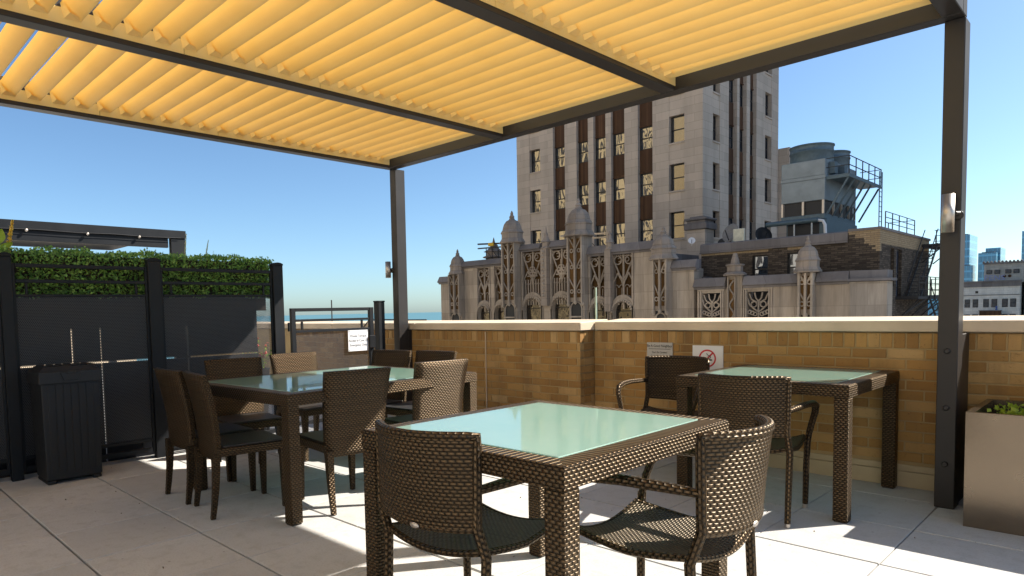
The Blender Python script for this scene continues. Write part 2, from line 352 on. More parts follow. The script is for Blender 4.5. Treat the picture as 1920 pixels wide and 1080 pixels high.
#SECTION terrace
# ------------------------------------------------------------------ terrace floor
XJ = [0.889+0.586*k for k in range(3, -1, -1)]
x = -0.869; XJ = sorted([-0.869-0.5845*k for k in range(0, 27)]+[-0.869+0.6*k for k in range(1, 7)])
YJ = sorted([0.946-0.64*k for k in range(1, 7)]+[0.946, 1.562, 2.245, 2.92, 3.615, 4.281, 4.95, 5.6])
mb = MB()
for i in range(len(XJ)-1):
    for j in range(len(YJ)-1):
        dz = random.uniform(-0.0015, 0.0015); gx = 0.0015+random.random()*0.0015; gy = 0.0060
        mb.box(XJ[i]+gx, XJ[i+1]-gx, YJ[j]+gy, YJ[j+1]-gy, -0.05, dz, rnd=random.random())
fl = structure(mb.build('terrace_floor', M['paver'], bevel=0.003))
mb = MB(); mb.box(XJ[0], XJ[-1], YJ[0], YJ[-1], -0.4, -0.052); structure(mb.build('terrace_slab', M['iron']))

# ------------------------------------------------------------------ brick parapet
WT = 1.045
wall = root('parapet_wall', (-3.6, 5.28, 0), 'tan brick parapet with pale stone coping along the terrace edge', 'wall')
def brick_run(mb, x0, x1, y, z0, z1, axis='x', back=0.2):
    """running bond with a soldier course on top, real bricks proud of the mortar"""
    def put(a, b, za, zb, r):
        if axis == 'x': mb.box(a, b, y, y+0.06, za, zb, rnd=r)
        else: mb.box(y-0.06, y, a, b, za, zb, rnd=r)
    z = z1-0.108; a = x0+0.005
    while a < x1-0.01:
        b = min(a+0.065, x1); put(a, b, z, z1-0.008, random.random()); a = b+0.010
    k = 0; ch = 0.0695
    while z-ch > z0:
        zt = z-0.010; zb = z-ch+random.uniform(-.0006, .0006); a = x0+0.002; first = 0.100 if k % 2 else 0.205
        while a < x1-0.02:
            b = min(a+(first if a < x0+0.01 else 0.205), x1); put(a, b, zb, zt, (0.15+0.7*random.random() if random.random() < 0.8 else random.random())); a = b+0.0105
        z -= ch; k += 1
segs = [(-13.0, -3.61, 5.06), (-3.61, -0.31, 5.28), (-0.31, 1.6, 5.06)]
mb = MB(); mm = MB(); cp = MB(); cb_ = MB()
for a, b, y in segs:
    if a < -12: brick_run(mb, -8.6, b, y, 0.16, WT)
    else: brick_run(mb, a, b, y, 0.16, WT)
    mm.box(a+0.002, b-0.008, y+0.006, y+0.30, 0.0, WT-0.004)
mb2 = MB(); brick_run(mb2, 5.123, 5.284, -3.61+0.0, 0.16, WT, axis='y')
mb.build('brick_face', M['brick'], wall, bevel=0.002); mb2.build('brick_face', M['brick'], wall, bevel=0.002)
mm.build('mortar_core', M['mortar'], wall)
for a, b, y in segs:
    e = -2.2 if a == -3.61 else None
    cuts = {-13.0: [-13.0, -11.2, -9.4, -7.6, -5.9, -3.585], -3.61: [-3.585, -0.335], -0.31: [-0.335, 1.6]}[a]
    for p, q in zip(cuts[:-1], cuts[1:]): cp.prism([(y-0.028, WT+0.002), (y-0.028, 1.121), (y+0.42, 1.143), (y+0.42, WT+0.002)], 'x', p+0.002, q-0.002)
    cb_.box(a+0.003, b-0.003, y-0.022, y-0.001, 0.0, 0.105); cb_.box(a+0.003, b-0.003, y-0.016, y-0.001, 0.108, 0.15)
cp.build('coping', M['cope'], wall, bevel=0.006); cb_.build('base_flashing', M['curb'], wall, bevel=0.002)
pp = MB(); pp.tube([(-4.79, 5.05, 0.12), (-4.79, 5.05, 1.03)], 0.006, 8)
tag(pp.build('conduit', M['cope']), 'thin pale vertical conduit fixed to the brick parapet', 'conduit')

# ------------------------------------------------------------------ pergola
PZ = 2.87; PT = 3.07
per = root('pergola', (-3.4, 4.92, 0), 'large dark steel pergola with cream louvered roof over the terrace', 'pergola')
for (x0, x1) in ((-6.07, -5.97), (-0.885, -0.785)):
    mb = MB(); mb.box(x0, x1, 4.86, 5.0, 0.0, PZ-0.001); post = mb.build('post', M['dark'], per, bevel=0.004)
    if x0 > -2:
        for z in (0.95, 0.61, 0.27):
            b = MB(); b.lathe((0, 0, 0), [(0.017, 0), (0.017, 0.006), (0.011, 0.010)], 12)
            b.v = [((x0+x1)/2+p[0], 4.86-p[2], z+p[1]) for p in b.v]; b.build('bolt', M['dark'], post)
    mb = MB(); mb.box(x0+0.01, x1-0.01, 5.001, (5.058 if x0 < -2 else 5.278), 0, 1.044); mb.build('wall_bracket', M['dark'], per, bevel=0.003)
BX = [(-6.07, -5.97), (-4.37, -4.265), (-2.64, -2.53), (-0.885, -0.785)]
YN = -2.6
for x0, x1 in BX:
    mb = MB(); mb.box(x0, x1, YN, 4.782, PZ, PT); mb.build('rafter', M['dark'], per, bevel=0.004)
mb = MB(); mb.box(-6.07, -0.785, 4.785, 4.895, PZ, PT+0.02); mb.build('wall_beam', M['dark'], per, bevel=0.004)
for x0, x1 in ((-6.07, -5.97), (-0.885, -0.785)):
    mb = MB(); mb.box(x0, x1, YN+0.002, YN+0.14, 0, PZ-0.001); mb.build('post', M['dark'], per, bevel=0.004)
mb = MB(); mb.box(-6.07, -0.785, YN-0.12, YN-0.002, PZ, PT+0.02); mb.build('rear_beam', M['dark'], per, bevel=0.004)
# fascia carriers and louvers
LZ = 2.930; PITCH = 0.1662
bays = [(BX[i][1], BX[i+1][0]) for i in range(3)]
for (a, b) in bays:
    for fx in (a+0.002, b-0.006):
        y = 4.780; k = 0
        fm = MB()
        while y > YN+0.1:
            y2 = max(y-PITCH*6, YN+0.02); fm.box(fx, fx+0.004, y2+0.004, y, 2.900, LZ+0.06); y = y2
        fm.build('louver_carrier', M['louver'], per)
def louver_mesh(L):
    mb = MB(); h = 0.082; wd = 0.100; prof = []
    for k in range(9):
        t = k/8; prof.append((wd*t+0.010*math.sin(PI*t)*-0.7, h*(1-t)-0.017*math.sin(PI*t)**1.2*(1-0.3*t)))
    th = 0.004
    top = [(y+th*0.6, z+th) for y, z in prof]
    cut = 0.055
    rows = []
    for xx, sh in ((0.006, 0), (L-0.006, 0)):
        rows.append([(xx, p[0], p[1]) for p in prof])
    mb.grid(rows, None, 0.5, 0, True, flip=True)
    rows = [[(xx, p[0], p[1]) for p in top] for xx in (0.006, L-0.006)]
    mb.grid(rows, None, 0.5, 0, True)
    for pr, qr in ((prof[0], top[0]), (prof[-1], top[-1])):
        mb.face([(0.006, *pr), (L-0.006, *pr), (L-0.006, *qr), (0.006, *qr)])
    # folded end caps: a slanted triangular gusset at each end
    for xa, xb in ((0.006, 0.060), (L-0.006, L-0.060)):
        mb.face([(xa, prof[0][0]-0.004, prof[0][1]-0.002), (xa, 0.012, -0.002), (xa, prof[-1][0], prof[-1][1]-0.001), (xb, prof[4][0]-0.012, prof[4][1]-0.010)])
        mb.face([(xa, prof[0][0]-0.004, prof[0][1]-0.002), (xb, prof[4][0]-0.012, prof[4][1]-0.010), (xb, prof[1][0]-0.004, prof[1][1]-0.002)])
        mb.face([(xa, prof[-1][0], prof[-1][1]-0.001), (xb, prof[6][0], prof[6][1]-0.003), (xb, prof[4][0]-0.012, prof[4][1]-0.010)])
    return mb
cnt = 0; rest = MB()
for bi, (a, b) in enumerate(bays):
    L = b-a; lm = louver_mesh(L); o0 = None; y = 4.70-0.104
    while y > YN+0.02:
        if y > -0.55:
            if o0 is None:
                o0 = lm.build('louver', M['louver'], None); del o0['_w']; o = o0
            else: o = o0.copy(); col.objects.link(o)
            o.parent = per; o.location = Vector((a, y, LZ+0.004))-Vector(per['_w']); cnt += 1
        else:
            n = len(rest.v); rest.v += [(p[0]+a, p[1]+y, p[2]+LZ+0.004) for p in lm.v]; rest.f += [[i+n for i in f] for f in lm.f]
            rest.uv += lm.uv; rest.r += lm.r; rest.m += lm.m; rest.sm += lm.sm
        y -= PITCH
print('louvers', cnt)
ro = rest.build('louver_remainder', M['louver'], per); ro['kind'] = 'stuff'
# sconces
def sconce(x, y, z0, z1, label):
    r = root('wall_lamp', (x, y, z0), label, 'lamp', 'cylinder lamps on the pergola posts')
    mb = MB(); R = 0.032; mb.lathe((x, y, z0), [(R*0.8, 0.004), (R, 0), (R, z1-z0), (R*0.8, z1-z0-0.004)], 24); mb.build('cylinder_shade', M['steel'], r)
    mb = MB(); mb.tube([(x+0.03, y+0.02, (z0+z1)/2), (x+0.045, y+0.045, (z0+z1)/2)], 0.012, 12); mb.build('mount', M['dark'], r)
    mb = MB(); mb.lathe((0, 0, 0), [(0.028, 0), (0.028, 0.008), (0.02, 0.012)], 16)
    mb.v = [(x+0.04+p[0], 4.859-p[2], (z0+z1)/2+p[1]-0.01) for p in mb.v]; mb.build('mounting_plate', M['dark'], r)
sconce(-0.838, 4.805, 1.645, 1.865, 'brushed steel cylinder lamp on the pergola post beside the planter')
sconce(-6.105, 4.83, 1.65, 1.835, 'small cylinder lamp high on the corner pergola post by the gate')
mb = MB()
for k in range(170):
    if k < 90: p = (random.uniform(-6, 0.6), random.choice(YJ)+random.gauss(0, .02), 0.004)
    else: p = (random.uniform(-6, 0.6), random.uniform(0.6, 5.0), 0.004)
    if not (0.6 < p[1] < 5.2): continue
    leaf(mb, (p[0], p[1], p[2]+.002), random.uniform(0.003, 0.009), random.random(), 0.5)
tag(mb.build('fallen_debris', m_simple('dry_leaf_bits', (0.10, 0.07, 0.04), 0.9)), 'tiny dry leaf bits and grit scattered over the pavers', 'debris', kind='stuff')
#SECTION fence
# ------------------------------------------------------------------ fence, gate, bin, planter
FX = -6.12; fen = root('fence', (FX, 1.7, 0), 'tall black metal fence with perforated panels under open top rails', 'fence')
PYS = [(1.055, 1.138), (2.15, 2.259), (3.355, 3.465), (-0.05, 0.05), (-1.15, -1.05)]
def cap_post(mb, x0, x1, y0, y1, h):
    mb.box(x0, x1, y0, y1, 0, h-0.03); mb.box(x0-0.004, x1+0.004, y0-0.004, y1+0.004, h-0.03, h-0.012)
for y0, y1 in PYS:
    mb = MB(); cap_post(mb, FX-0.035, FX+0.035, y0, y1, 1.775); mb.build('post', M['black'], fen, bevel=0.004)
    c = MB(); yc = (y0+y1)/2; hw = (y1-y0)/2
    c.prism([(yc-hw, 1.763), (yc-hw*.6, 1.773), (yc, 1.777), (yc+hw*.6, 1.773), (yc+hw, 1.763)], 'x', FX-0.036, FX+0.036); c.build('post_cap', M['black'], fen)
spans = [(1.138, 2.15), (2.259, 3.355), (0.05, 1.055), (-1.05, -0.05)]
for y0, y1 in spans:
    mb = MB()
    for za, zb in ((1.665, 1.695), (1.545, 1.572), (1.435, 1.455), (0.155, 0.185), (0.06, 0.10)): mb.box(FX-0.014, FX+0.014, y0+0.022, y1-0.022, za, zb)
    for ya in (y0+0.001, y1-0.021): mb.box(FX-0.014, FX+0.014, ya, ya+0.020, 0.06, 1.695)
    for ya in (y0+0.085, y1-0.105): mb.box(FX-0.010, FX+0.010, ya, ya+0.018, 1.456, 1.544); mb.box(FX-0.010, FX+0.010, ya, ya+0.018, 0.101, 0.154)
    mb.build('rail_frame', M['black'], fen, bevel=0.002)
    mb = MB(); mb.face([(FX, y0+0.02, 0.185), (FX, y1-0.02, 0.185), (FX, y1-0.02, 1.436), (FX, y0+0.02, 1.436)]); mb.build('perforated_panel', M['perf'], fen)
gate = root('gate', (-6.10, 4.05, 0), 'low black gate with perforated panel and open top rail', 'gate')
gx = -6.10
mb = MB(); mb.box(gx-0.02, gx+0.02, 3.54, 3.59, 0.05, 1.315); mb.box(gx-0.02, gx+0.02, 4.53, 4.585, 0.05, 1.315)
for za, zb in ((1.28, 1.315), (1.175, 1.20), (1.06, 1.09), (0.10, 0.14)): mb.box(gx-0.016, gx+0.016, 3.592, 4.528, za, zb)
for ya in (3.66, 4.42): mb.box(gx-0.01, gx+0.01, ya, ya+0.022, 1.091, 1.174)
mb.build('gate_frame', M['black'], gate, bevel=0.002)
mb = MB(); mb.face([(gx, 3.592, 0.14), (gx, 4.528, 0.14), (gx, 4.528, 1.06), (gx, 3.592, 1.06)]); mb.build('perforated_panel', M['perf'], gate)
mb = MB(); mb.box(gx+0.021, gx+0.05, 4.50, 4.58, 0.86, 1.0); mb.build('latch', M['black'], gate, bevel=0.004)
for z in (0.35, 1.08):
    mb = MB(); mb.tube([(gx+0.005, 3.515, z), (gx+0.005, 3.515, z+0.09)], 0.012, 10); mb.build('hinge', M['black'], gate)
gp = root('gate_post', (-6.13, 4.72, 0), 'square black post with flat cap where the gate closes', 'post')
mb = MB(); cap_post(mb, -6.17, -6.08, 4.655, 4.745, 1.40); mb.build('post_shaft', M['black'], gp, bevel=0.004)
def text(body, size, loc, mat, name, parent, rot, align='CENTER', squash=1.0):
    cu = bpy.data.curves.new(name, 'FONT'); cu.body = body; cu.size = size; cu.align_x = align; cu.align_y = 'CENTER'; cu.extrude = 0.0006
    t = bpy.data.objects.new('tmp', cu); col.objects.link(t); bpy.context.view_layer.update()
    me = bpy.data.meshes.new_from_object(t.evaluated_get(bpy.context.evaluated_depsgraph_get())); bpy.data.objects.remove(t)
    me.materials.clear(); me.materials.append(mat)
    R = Matrix.Translation(Vector(loc)-Vector(parent['_w'])) @ rot @ Matrix.Diagonal((squash, 1, 1, 1)); me.transform(R)
    o = bpy.data.objects.new(name, me); col.objects.link(o); o.parent = parent; return o
RY = Matrix.Rotation(PI/2, 4, 'X')                                   # faces -Y
RX = Matrix.Rotation(PI/2, 4, 'Z') @ Matrix.Rotation(PI/2, 4, 'X')   # faces +X
gs = root('gate_sign', (-6.075, 4.36, 0.85), 'white private terrace notice screwed to the gate', 'sign')
mb = MB(); mb.box(-6.078, -6.072, 4.225, 4.49, 0.835, 1.065); mb.build('sign_plate', M['white'], gs)
for i, s_ in enumerate(('Private Terrace', 'Access In Case Of', 'Emergency Only')): text(s_, 0.040, (-6.0715, 4.358, 1.0-0.05*i), M['ink'], 'lettering', gs, RX, squash=0.85)
for yy, zz in ((4.238, 1.052), (4.478, 1.052), (4.238, 0.848), (4.478, 0.848)):
    mb = MB(); mb.tube([(-6.0719, yy, zz), (-6.069, yy, zz)], 0.005, 8); mb.build('screw', M['ink'], gs)
ns = root('neighbor_sign', (-2.93, 5.27, 0.8), 'grey notice about being a good neighbor on the brick wall', 'sign')
mb = MB(); mb.box(-3.052, -2.812, 5.268, 5.277, 0.62, 0.942); mb.build('sign_plate', M['greysign'], ns)
text('Be A Good Neighbor', 0.034, (-2.932, 5.267, 0.912), M['ink'], 'lettering', ns, RY, squash=0.80)
mb = MB(); mb.box(-3.035, -2.83, 5.2665, 5.2675, 0.884, 0.888); mb.build('rule_line', M['ink'], ns)
for i, s_ in enumerate(("Don't Be Careless!", 'Trash That Is Tossed', 'May Hurt Someone', 'Below')): text(s_, 0.026, (-2.932, 5.267, 0.857-0.033*i), M['ink'], 'lettering', ns, RY, squash=0.72)
sm_ = root('no_smoking_sign', (-2.5, 5.27, 0.7), 'white no smoking sign with red barred circle on the brick wall', 'sign')
mb = MB(); mb.box(-2.632, -2.375, 5.268, 5.277, 0.60, 0.925); mb.build('sign_plate', M['white'], sm_)
mb = MB(); c0 = (-2.505, 0.82)
ring = lambda R, n=40: [(c0[0]+R*math.cos(2*PI*k/n), 5.2672, c0[1]+R*math.sin(2*PI*k/n)) for k in range(n+1)]
mb.grid([ring(0.073), ring(0.060)], None, 0.5, 0, False, flip=True)
mb.bar((c0[0]-0.046, 5.2668, c0[1]-0.046), (c0[0]+0.046, 5.2668, c0[1]+0.046), 0.0008, 0.013); mb.build('prohibition_ring', M['red'], sm_)
mb = MB(); mb.bar((c0[0]-0.05, 5.2675, c0[1]-0.012), (c0[0]+0.04, 5.2675, c0[1]-0.012), 0.0008, 0.012)
mb.tube([(c0[0]+0.02, 5.267, c0[1]-0.0), (c0[0]+0.03, 5.267, c0[1]+0.012), (c0[0]+0.015, 5.267, c0[1]+0.022), (c0[0]+0.0, 5.267, c0[1]+0.03), (c0[0]-0.005, 5.267, c0[1]+0.042)], 0.003, 6)
mb.build('cigarette_symbol', M['ink'], sm_)
text('NO SMOKING', 0.032, (-2.503, 5.267, 0.69), M['ink'], 'lettering', sm_, RY, squash=0.9)

bn = root('trash_bin', (-5.92, 1.4, 0), 'tall black ribbed plastic trash bin with a hinged lid by the fence', 'bin')
mb = MB(); x0, x1, y0, y1 = -6.05, -5.725, 1.215, 1.60
def frustum(mb, a, b, za, zb):
    A = [(a[0], a[2]), (a[1], a[2]), (a[1], a[3]), (a[0], a[3])]; B = [(b[0], b[2]), (b[1], b[2]), (b[1], b[3]), (b[0], b[3])]
    lo = [(*p, za) for p in A]; hi = [(*p, zb) for p in B]
    mb.face(lo[::-1]); mb.face(hi)
    for i in range(4): mb.face([lo[i], lo[(i+1) % 4], hi[(i+1) % 4], hi[i]])
frustum(mb, (x0, x1, y0, y1), (x0-0.01, x1+0.012, y0-0.012, y1+0.012), 0.03, 0.80)
for fy in (y0, y1-0.07): mb.box(x0+0.005, x1-0.005, fy+0.003, fy+0.067, 0.0, 0.029)
mb.build('bin_body', M['plastic'], bn, bevel=0.012, seg=2)
rb = MB(); n = 6
for i in range(n):
    a = y0+0.035+i*(y1-y0-0.07)/n; b = y0+0.035+(i+1)*(y1-y0-0.07)/n-0.008
    rb.face([(x1+0.0045, a, 0.08), (x1+0.0045, b, 0.08), (x1+0.0145, b, 0.755), (x1+0.0145, a, 0.755)])
    rb.face([(x1+0.0045, b, 0.08), (x1, b+0.004, 0.08), (x1+0.010, b+0.004, 0.755), (x1+0.0145, b, 0.755)])
    rb.face([(x1, a-0.004, 0.08), (x1+0.0045, a, 0.08), (x1+0.0145, a, 0.755), (x1+0.010, a-0.004, 0.755)])
rb.build('rib_panel', M['plastic'], bn)
ld = MB(); frustum(ld, (x0-0.02, x1+0.026, y0-0.026, y1+0.026), (x0-0.018, x1+0.022, y0-0.022, y1+0.022), 0.765, 0.86)
frustum(ld, (x0-0.018, x1+0.018, y0-0.018, y1+0.018), (x0+0.03, x1-0.03, y0+0.02, y1-0.02), 0.861, 0.895)
ldo = ld.build('lid', M['plastic'], bn, bevel=0.010, seg=2)
for i in range(6):
    lr = MB(); yy = y0+0.03+i*0.062; lr.box(x0+0.04, x1-0.035, yy, yy+0.05, 0.894, 0.900); lr.build('lid_rib', M['plastic'], ldo, bevel=0.003)
hn = MB(); yc = (y0+y1)/2
hn.prism([(yc-0.075, 0.85), (yc+0.075, 0.85), (yc+0.05, 0.79), (yc-0.05, 0.79)], 'x', x1+0.024, x1+0.034); hn.prism([(yc-0.03, 0.862), (yc+0.03, 0.862), (yc+0.03, 0.84), (yc-0.03, 0.84)], 'x', x1+0.0341, x1+0.042)
hn.build('latch', M['plastic'], bn, bevel=0.002)

pl = root('planter', (-0.3, 4.85, 0), 'square bronze metal planter with dark rim by the pergola post', 'planter')
M['planter'] = m_simple('bronze_planter_metal', (0.20, 0.16, 0.12), 0.24, 0.9, var=0.10, scale=5, bump=0.0004)
px0, px1, py0, py1, ph = -0.692, 0.05, 4.545, 5.235, 0.637
mb = MB(); t = 0.035
mb.box(px0, px1, py0, py0+t, 0, ph); mb.box(px0, px1, py1-t, py1, 0, ph)
mb.box(px0, px0+t, py0+t+0.0005, py1-t-0.0005, 0, ph-0.0005); mb.box(px1-t, px1, py0+t+0.0005, py1-t-0.0005, 0, ph-0.0005)
mb.build('planter_box', M['planter'], pl)
mb = MB(); mb.box(px0+t+0.002, px1-t-0.002, py0+t+0.002, py1-t-0.002, 0.1, 0.53); mb.build('soil', M['dirt'], pl)
pt_ = root('ground_cover_plant', (-0.4, 4.75, 0.53), 'bright green leafy plant growing in the bronze planter', 'plant')
mb = MB()
for k in range(520):
    u = random.random(); c = (random.uniform(-0.60, -0.02), random.uniform(4.66, 5.10), 0.545+random.random()**2*0.07); leaf(mb, c, random.uniform(0.010, 0.020), random.random(), 0.7)
for k in range(40):
    leaf(mb, (-0.53+random.gauss(0, .04), 4.85+random.gauss(0, .05), 0.60+random.random()*0.07), 0.018, 0.9, 0.7)
mb.build('foliage', M['bright'], pt_)
st_ = MB()
for k in range(14):
    a = (random.uniform(-.6, -.1), random.uniform(4.62, 4.95), .53); st_.tube([a, (a[0]+random.gauss(0, .03), a[1]+random.gauss(0, .02), .60)], 0.0025, 5)
st_.build('stem', M['hedge'], pt_)
#SECTION furniture
# ------------------------------------------------------------------ tables
def table(x0, x1, y0, y1, H, label):
    cx, cy = (x0+x1)/2, (y0+y1)/2
    r = root('patio_table', (cx, cy, 0), label, 'table', 'wicker patio tables')
    wf = 0.085; rh = 0.072
    mb = MB()  # mitred frame
    O = [(x0, y0), (x1, y0), (x1, y1), (x0, y1)]; I = [(x0+wf, y0+wf), (x1-wf, y0+wf), (x1-wf, y1-wf), (x0+wf, y1-wf)]
    ro_ = 0.010
    for i in range(4):
        j = (i+1) % 4; a, b, c, d = O[i], O[j], I[j], I[i]
        dx, dy = b[0]-a[0], b[1]-a[1]; L = math.hypot(dx, dy); ex, ey = dx/L, dy/L; nx, ny = ey, -ex
        def PT_(p, off, z): return (p[0]-nx*off, p[1]-ny*off, z)
        # top strip with its wrap running across
        prof = [(0.0, H-rh), (0.0, H-ro_), (0.003, H-0.003), (ro_, H)]
        rows = []; uvs = []
        for off, z in prof:
            pa = (a[0]-nx*off+ex*off, a[1]-ny*off+ey*off, z); pb = (b[0]-nx*off-ex*off, b[1]-ny*off-ey*off, z); rows.append([pa, pb]); uvs.append([(off, z+off), (L-off, z+off)])
        mb.grid(rows, uvs, 0.5, 0, True)
        pa = (a[0]-nx*ro_+ex*ro_, a[1]-ny*ro_+ey*ro_, H); pb = (b[0]-nx*ro_-ex*ro_, b[1]-ny*ro_-ey*ro_, H)
        mb.face([pa, pb, (*c, H), (*d, H)], uv=[(ro_, 0), (L-ro_, 0), (L-wf, 0), (wf, 0)], mat=1)
        mb.face([(*d, H), (*c, H), (*c, H-rh), (*d, H-rh)], uv=[(0, H), (L, H), (L, H-rh), (0, H-rh)])
        mb.face([(*b, H-rh), (*a, H-rh), (*d, H-rh), (*c, H-rh)], uv=[(L, 0), (0, 0), (wf, wf), (L-wf, wf)])
    mb.build('table_frame', [M['weave'], M['wrap']], r)
    for lx in (x0, x1-0.08):
        for ly in (y0, y1-0.08):
            lg = MB(); lg.box(lx+0.001, lx+0.079, ly+0.001, ly+0.079, 0.006, H-rh-0.001)
            l_ = lg.build('leg', M['weave'], r, bevel=0.008, seg=2)
            ft = MB(); ft.box(lx+0.008, lx+0.072, ly+0.008, ly+0.072, 0, 0.0055); ft.build('foot_pad', M['iron'], l_)
    g = MB(); g.box(x0+wf+0.002, x1-wf-0.002, y0+wf+0.002, y1-wf-0.002, H-0.008, H+0.003); g.build('glass_top', M['frost'], r, bevel=0.0015)
    return r
table(-2.165, -1.17, 1.555, 2.65, 0.79, 'nearest square wicker table with frosted green glass and two armchairs')
table(-2.19, -1.155, 4.15, 5.225, 0.79, 'wicker table with frosted glass pushed close to the brick parapet')
big = table(-4.76, -3.47, 1.975, 3.635, 0.785, 'large wicker dining table with glass top surrounded by eight chairs')
ph_ = math.radians(2.5); nv = Vector((-3.47, 1.975, 0)); big.location = nv+Matrix.Rotation(ph_, 3, 'Z') @ (big.location-nv); big.rotation_euler = (0, 0, ph_)

# ------------------------------------------------------------------ high-back side chair
def side_chair():
    r = root('side_chair', (0, 0, 0), 'x', 'chair', 'armless wicker chairs around the large table')
    # back slab (woven, gently curved in plan, raked)
    P = []; Q = []; U = []
    nz, nx = 12, 8
    for i in range(nz+1):
        t = i/nz; z = 0.355+t*(0.90-0.355); hw = 0.205+0.028*t; yb = -0.235-0.075*t**1.4+0.012*math.sin(PI*t); row = []; row2 = []; ur = []
        for j in range(nx+1):
            s_ = -1+2*j/nx; cv = 0.018*(1-s_*s_)*t
            edge = 0.006 if abs(s_) > 0.99 else 0
            row.append((s_*hw, yb-cv+edge, z-(0.006 if i == nz and edge else 0))); row2.append((s_*hw, yb-cv+0.040-edge, z)); ur.append((s_*hw, z))
        P.append(row); Q.append(row2); U.append(ur)
    mb = MB(); mb.grid(P, U); mb.grid(Q, U, flip=True)
    top = [[P[-1][j], Q[-1][j]] for j in range(nx+1)]; tu = [[(U[-1][j][0], 0.90), (U[-1][j][0], 0.94)] for j in range(nx+1)]
    mb.grid(top, tu, flip=True, smooth=False); mb.grid([[P[0][j], Q[0][j]] for j in range(nx+1)], tu, smooth=False)
    for j in (0, nx): mb.grid([[P[i][j], Q[i][j]] for i in range(nz+1)], [[(0, U[i][j][1]), (0.04, U[i][j][1])] for i in range(nz+1)], flip=(j == 0), smooth=False)
    mb.build('backrest', M['weave'], r, weld=True)
    # seat apron + sling
    ap = MB(); ap.box(-0.218, 0.218, -0.228, 0.225, 0.385, 0.438); ap.build('seat_apron', M['weave'], r, bevel=0.010, seg=2)
    stp = MB(); stp.box(-0.206, 0.206, -0.190, 0.213, 0.4385, 0.452); stp.build('seat', M['finew'], r, bevel=0.008, seg=2)
    def leg(sx, front):
        m_ = MB(); rows = []; U = []
        for t in (0, 0.25, 0.5, 0.75, 1.0):
            z = 0.392*t+0.004; h = 0.014+0.009*t
            x_ = sx*(0.193 if front else 0.186+0.004*t); y_ = (0.198 if front else -0.262+0.030*t+0.008*math.sin(PI*t))
            rows.append([(x_-h, y_-h, z), (x_+h, y_-h, z), (x_+h, y_+h, z), (x_-h, y_+h, z), (x_-h, y_-h, z)])
            U.append([(k*2*h, z) for k in range(5)])
        m_.grid(rows, U, smooth=False); m_.face(rows[0][:4][::-1]); m_.face(rows[-1][:4])
        m_.build('leg', M['weave'], r)
    for sx in (-1, 1): leg(sx, True); leg(sx, False)
    return r
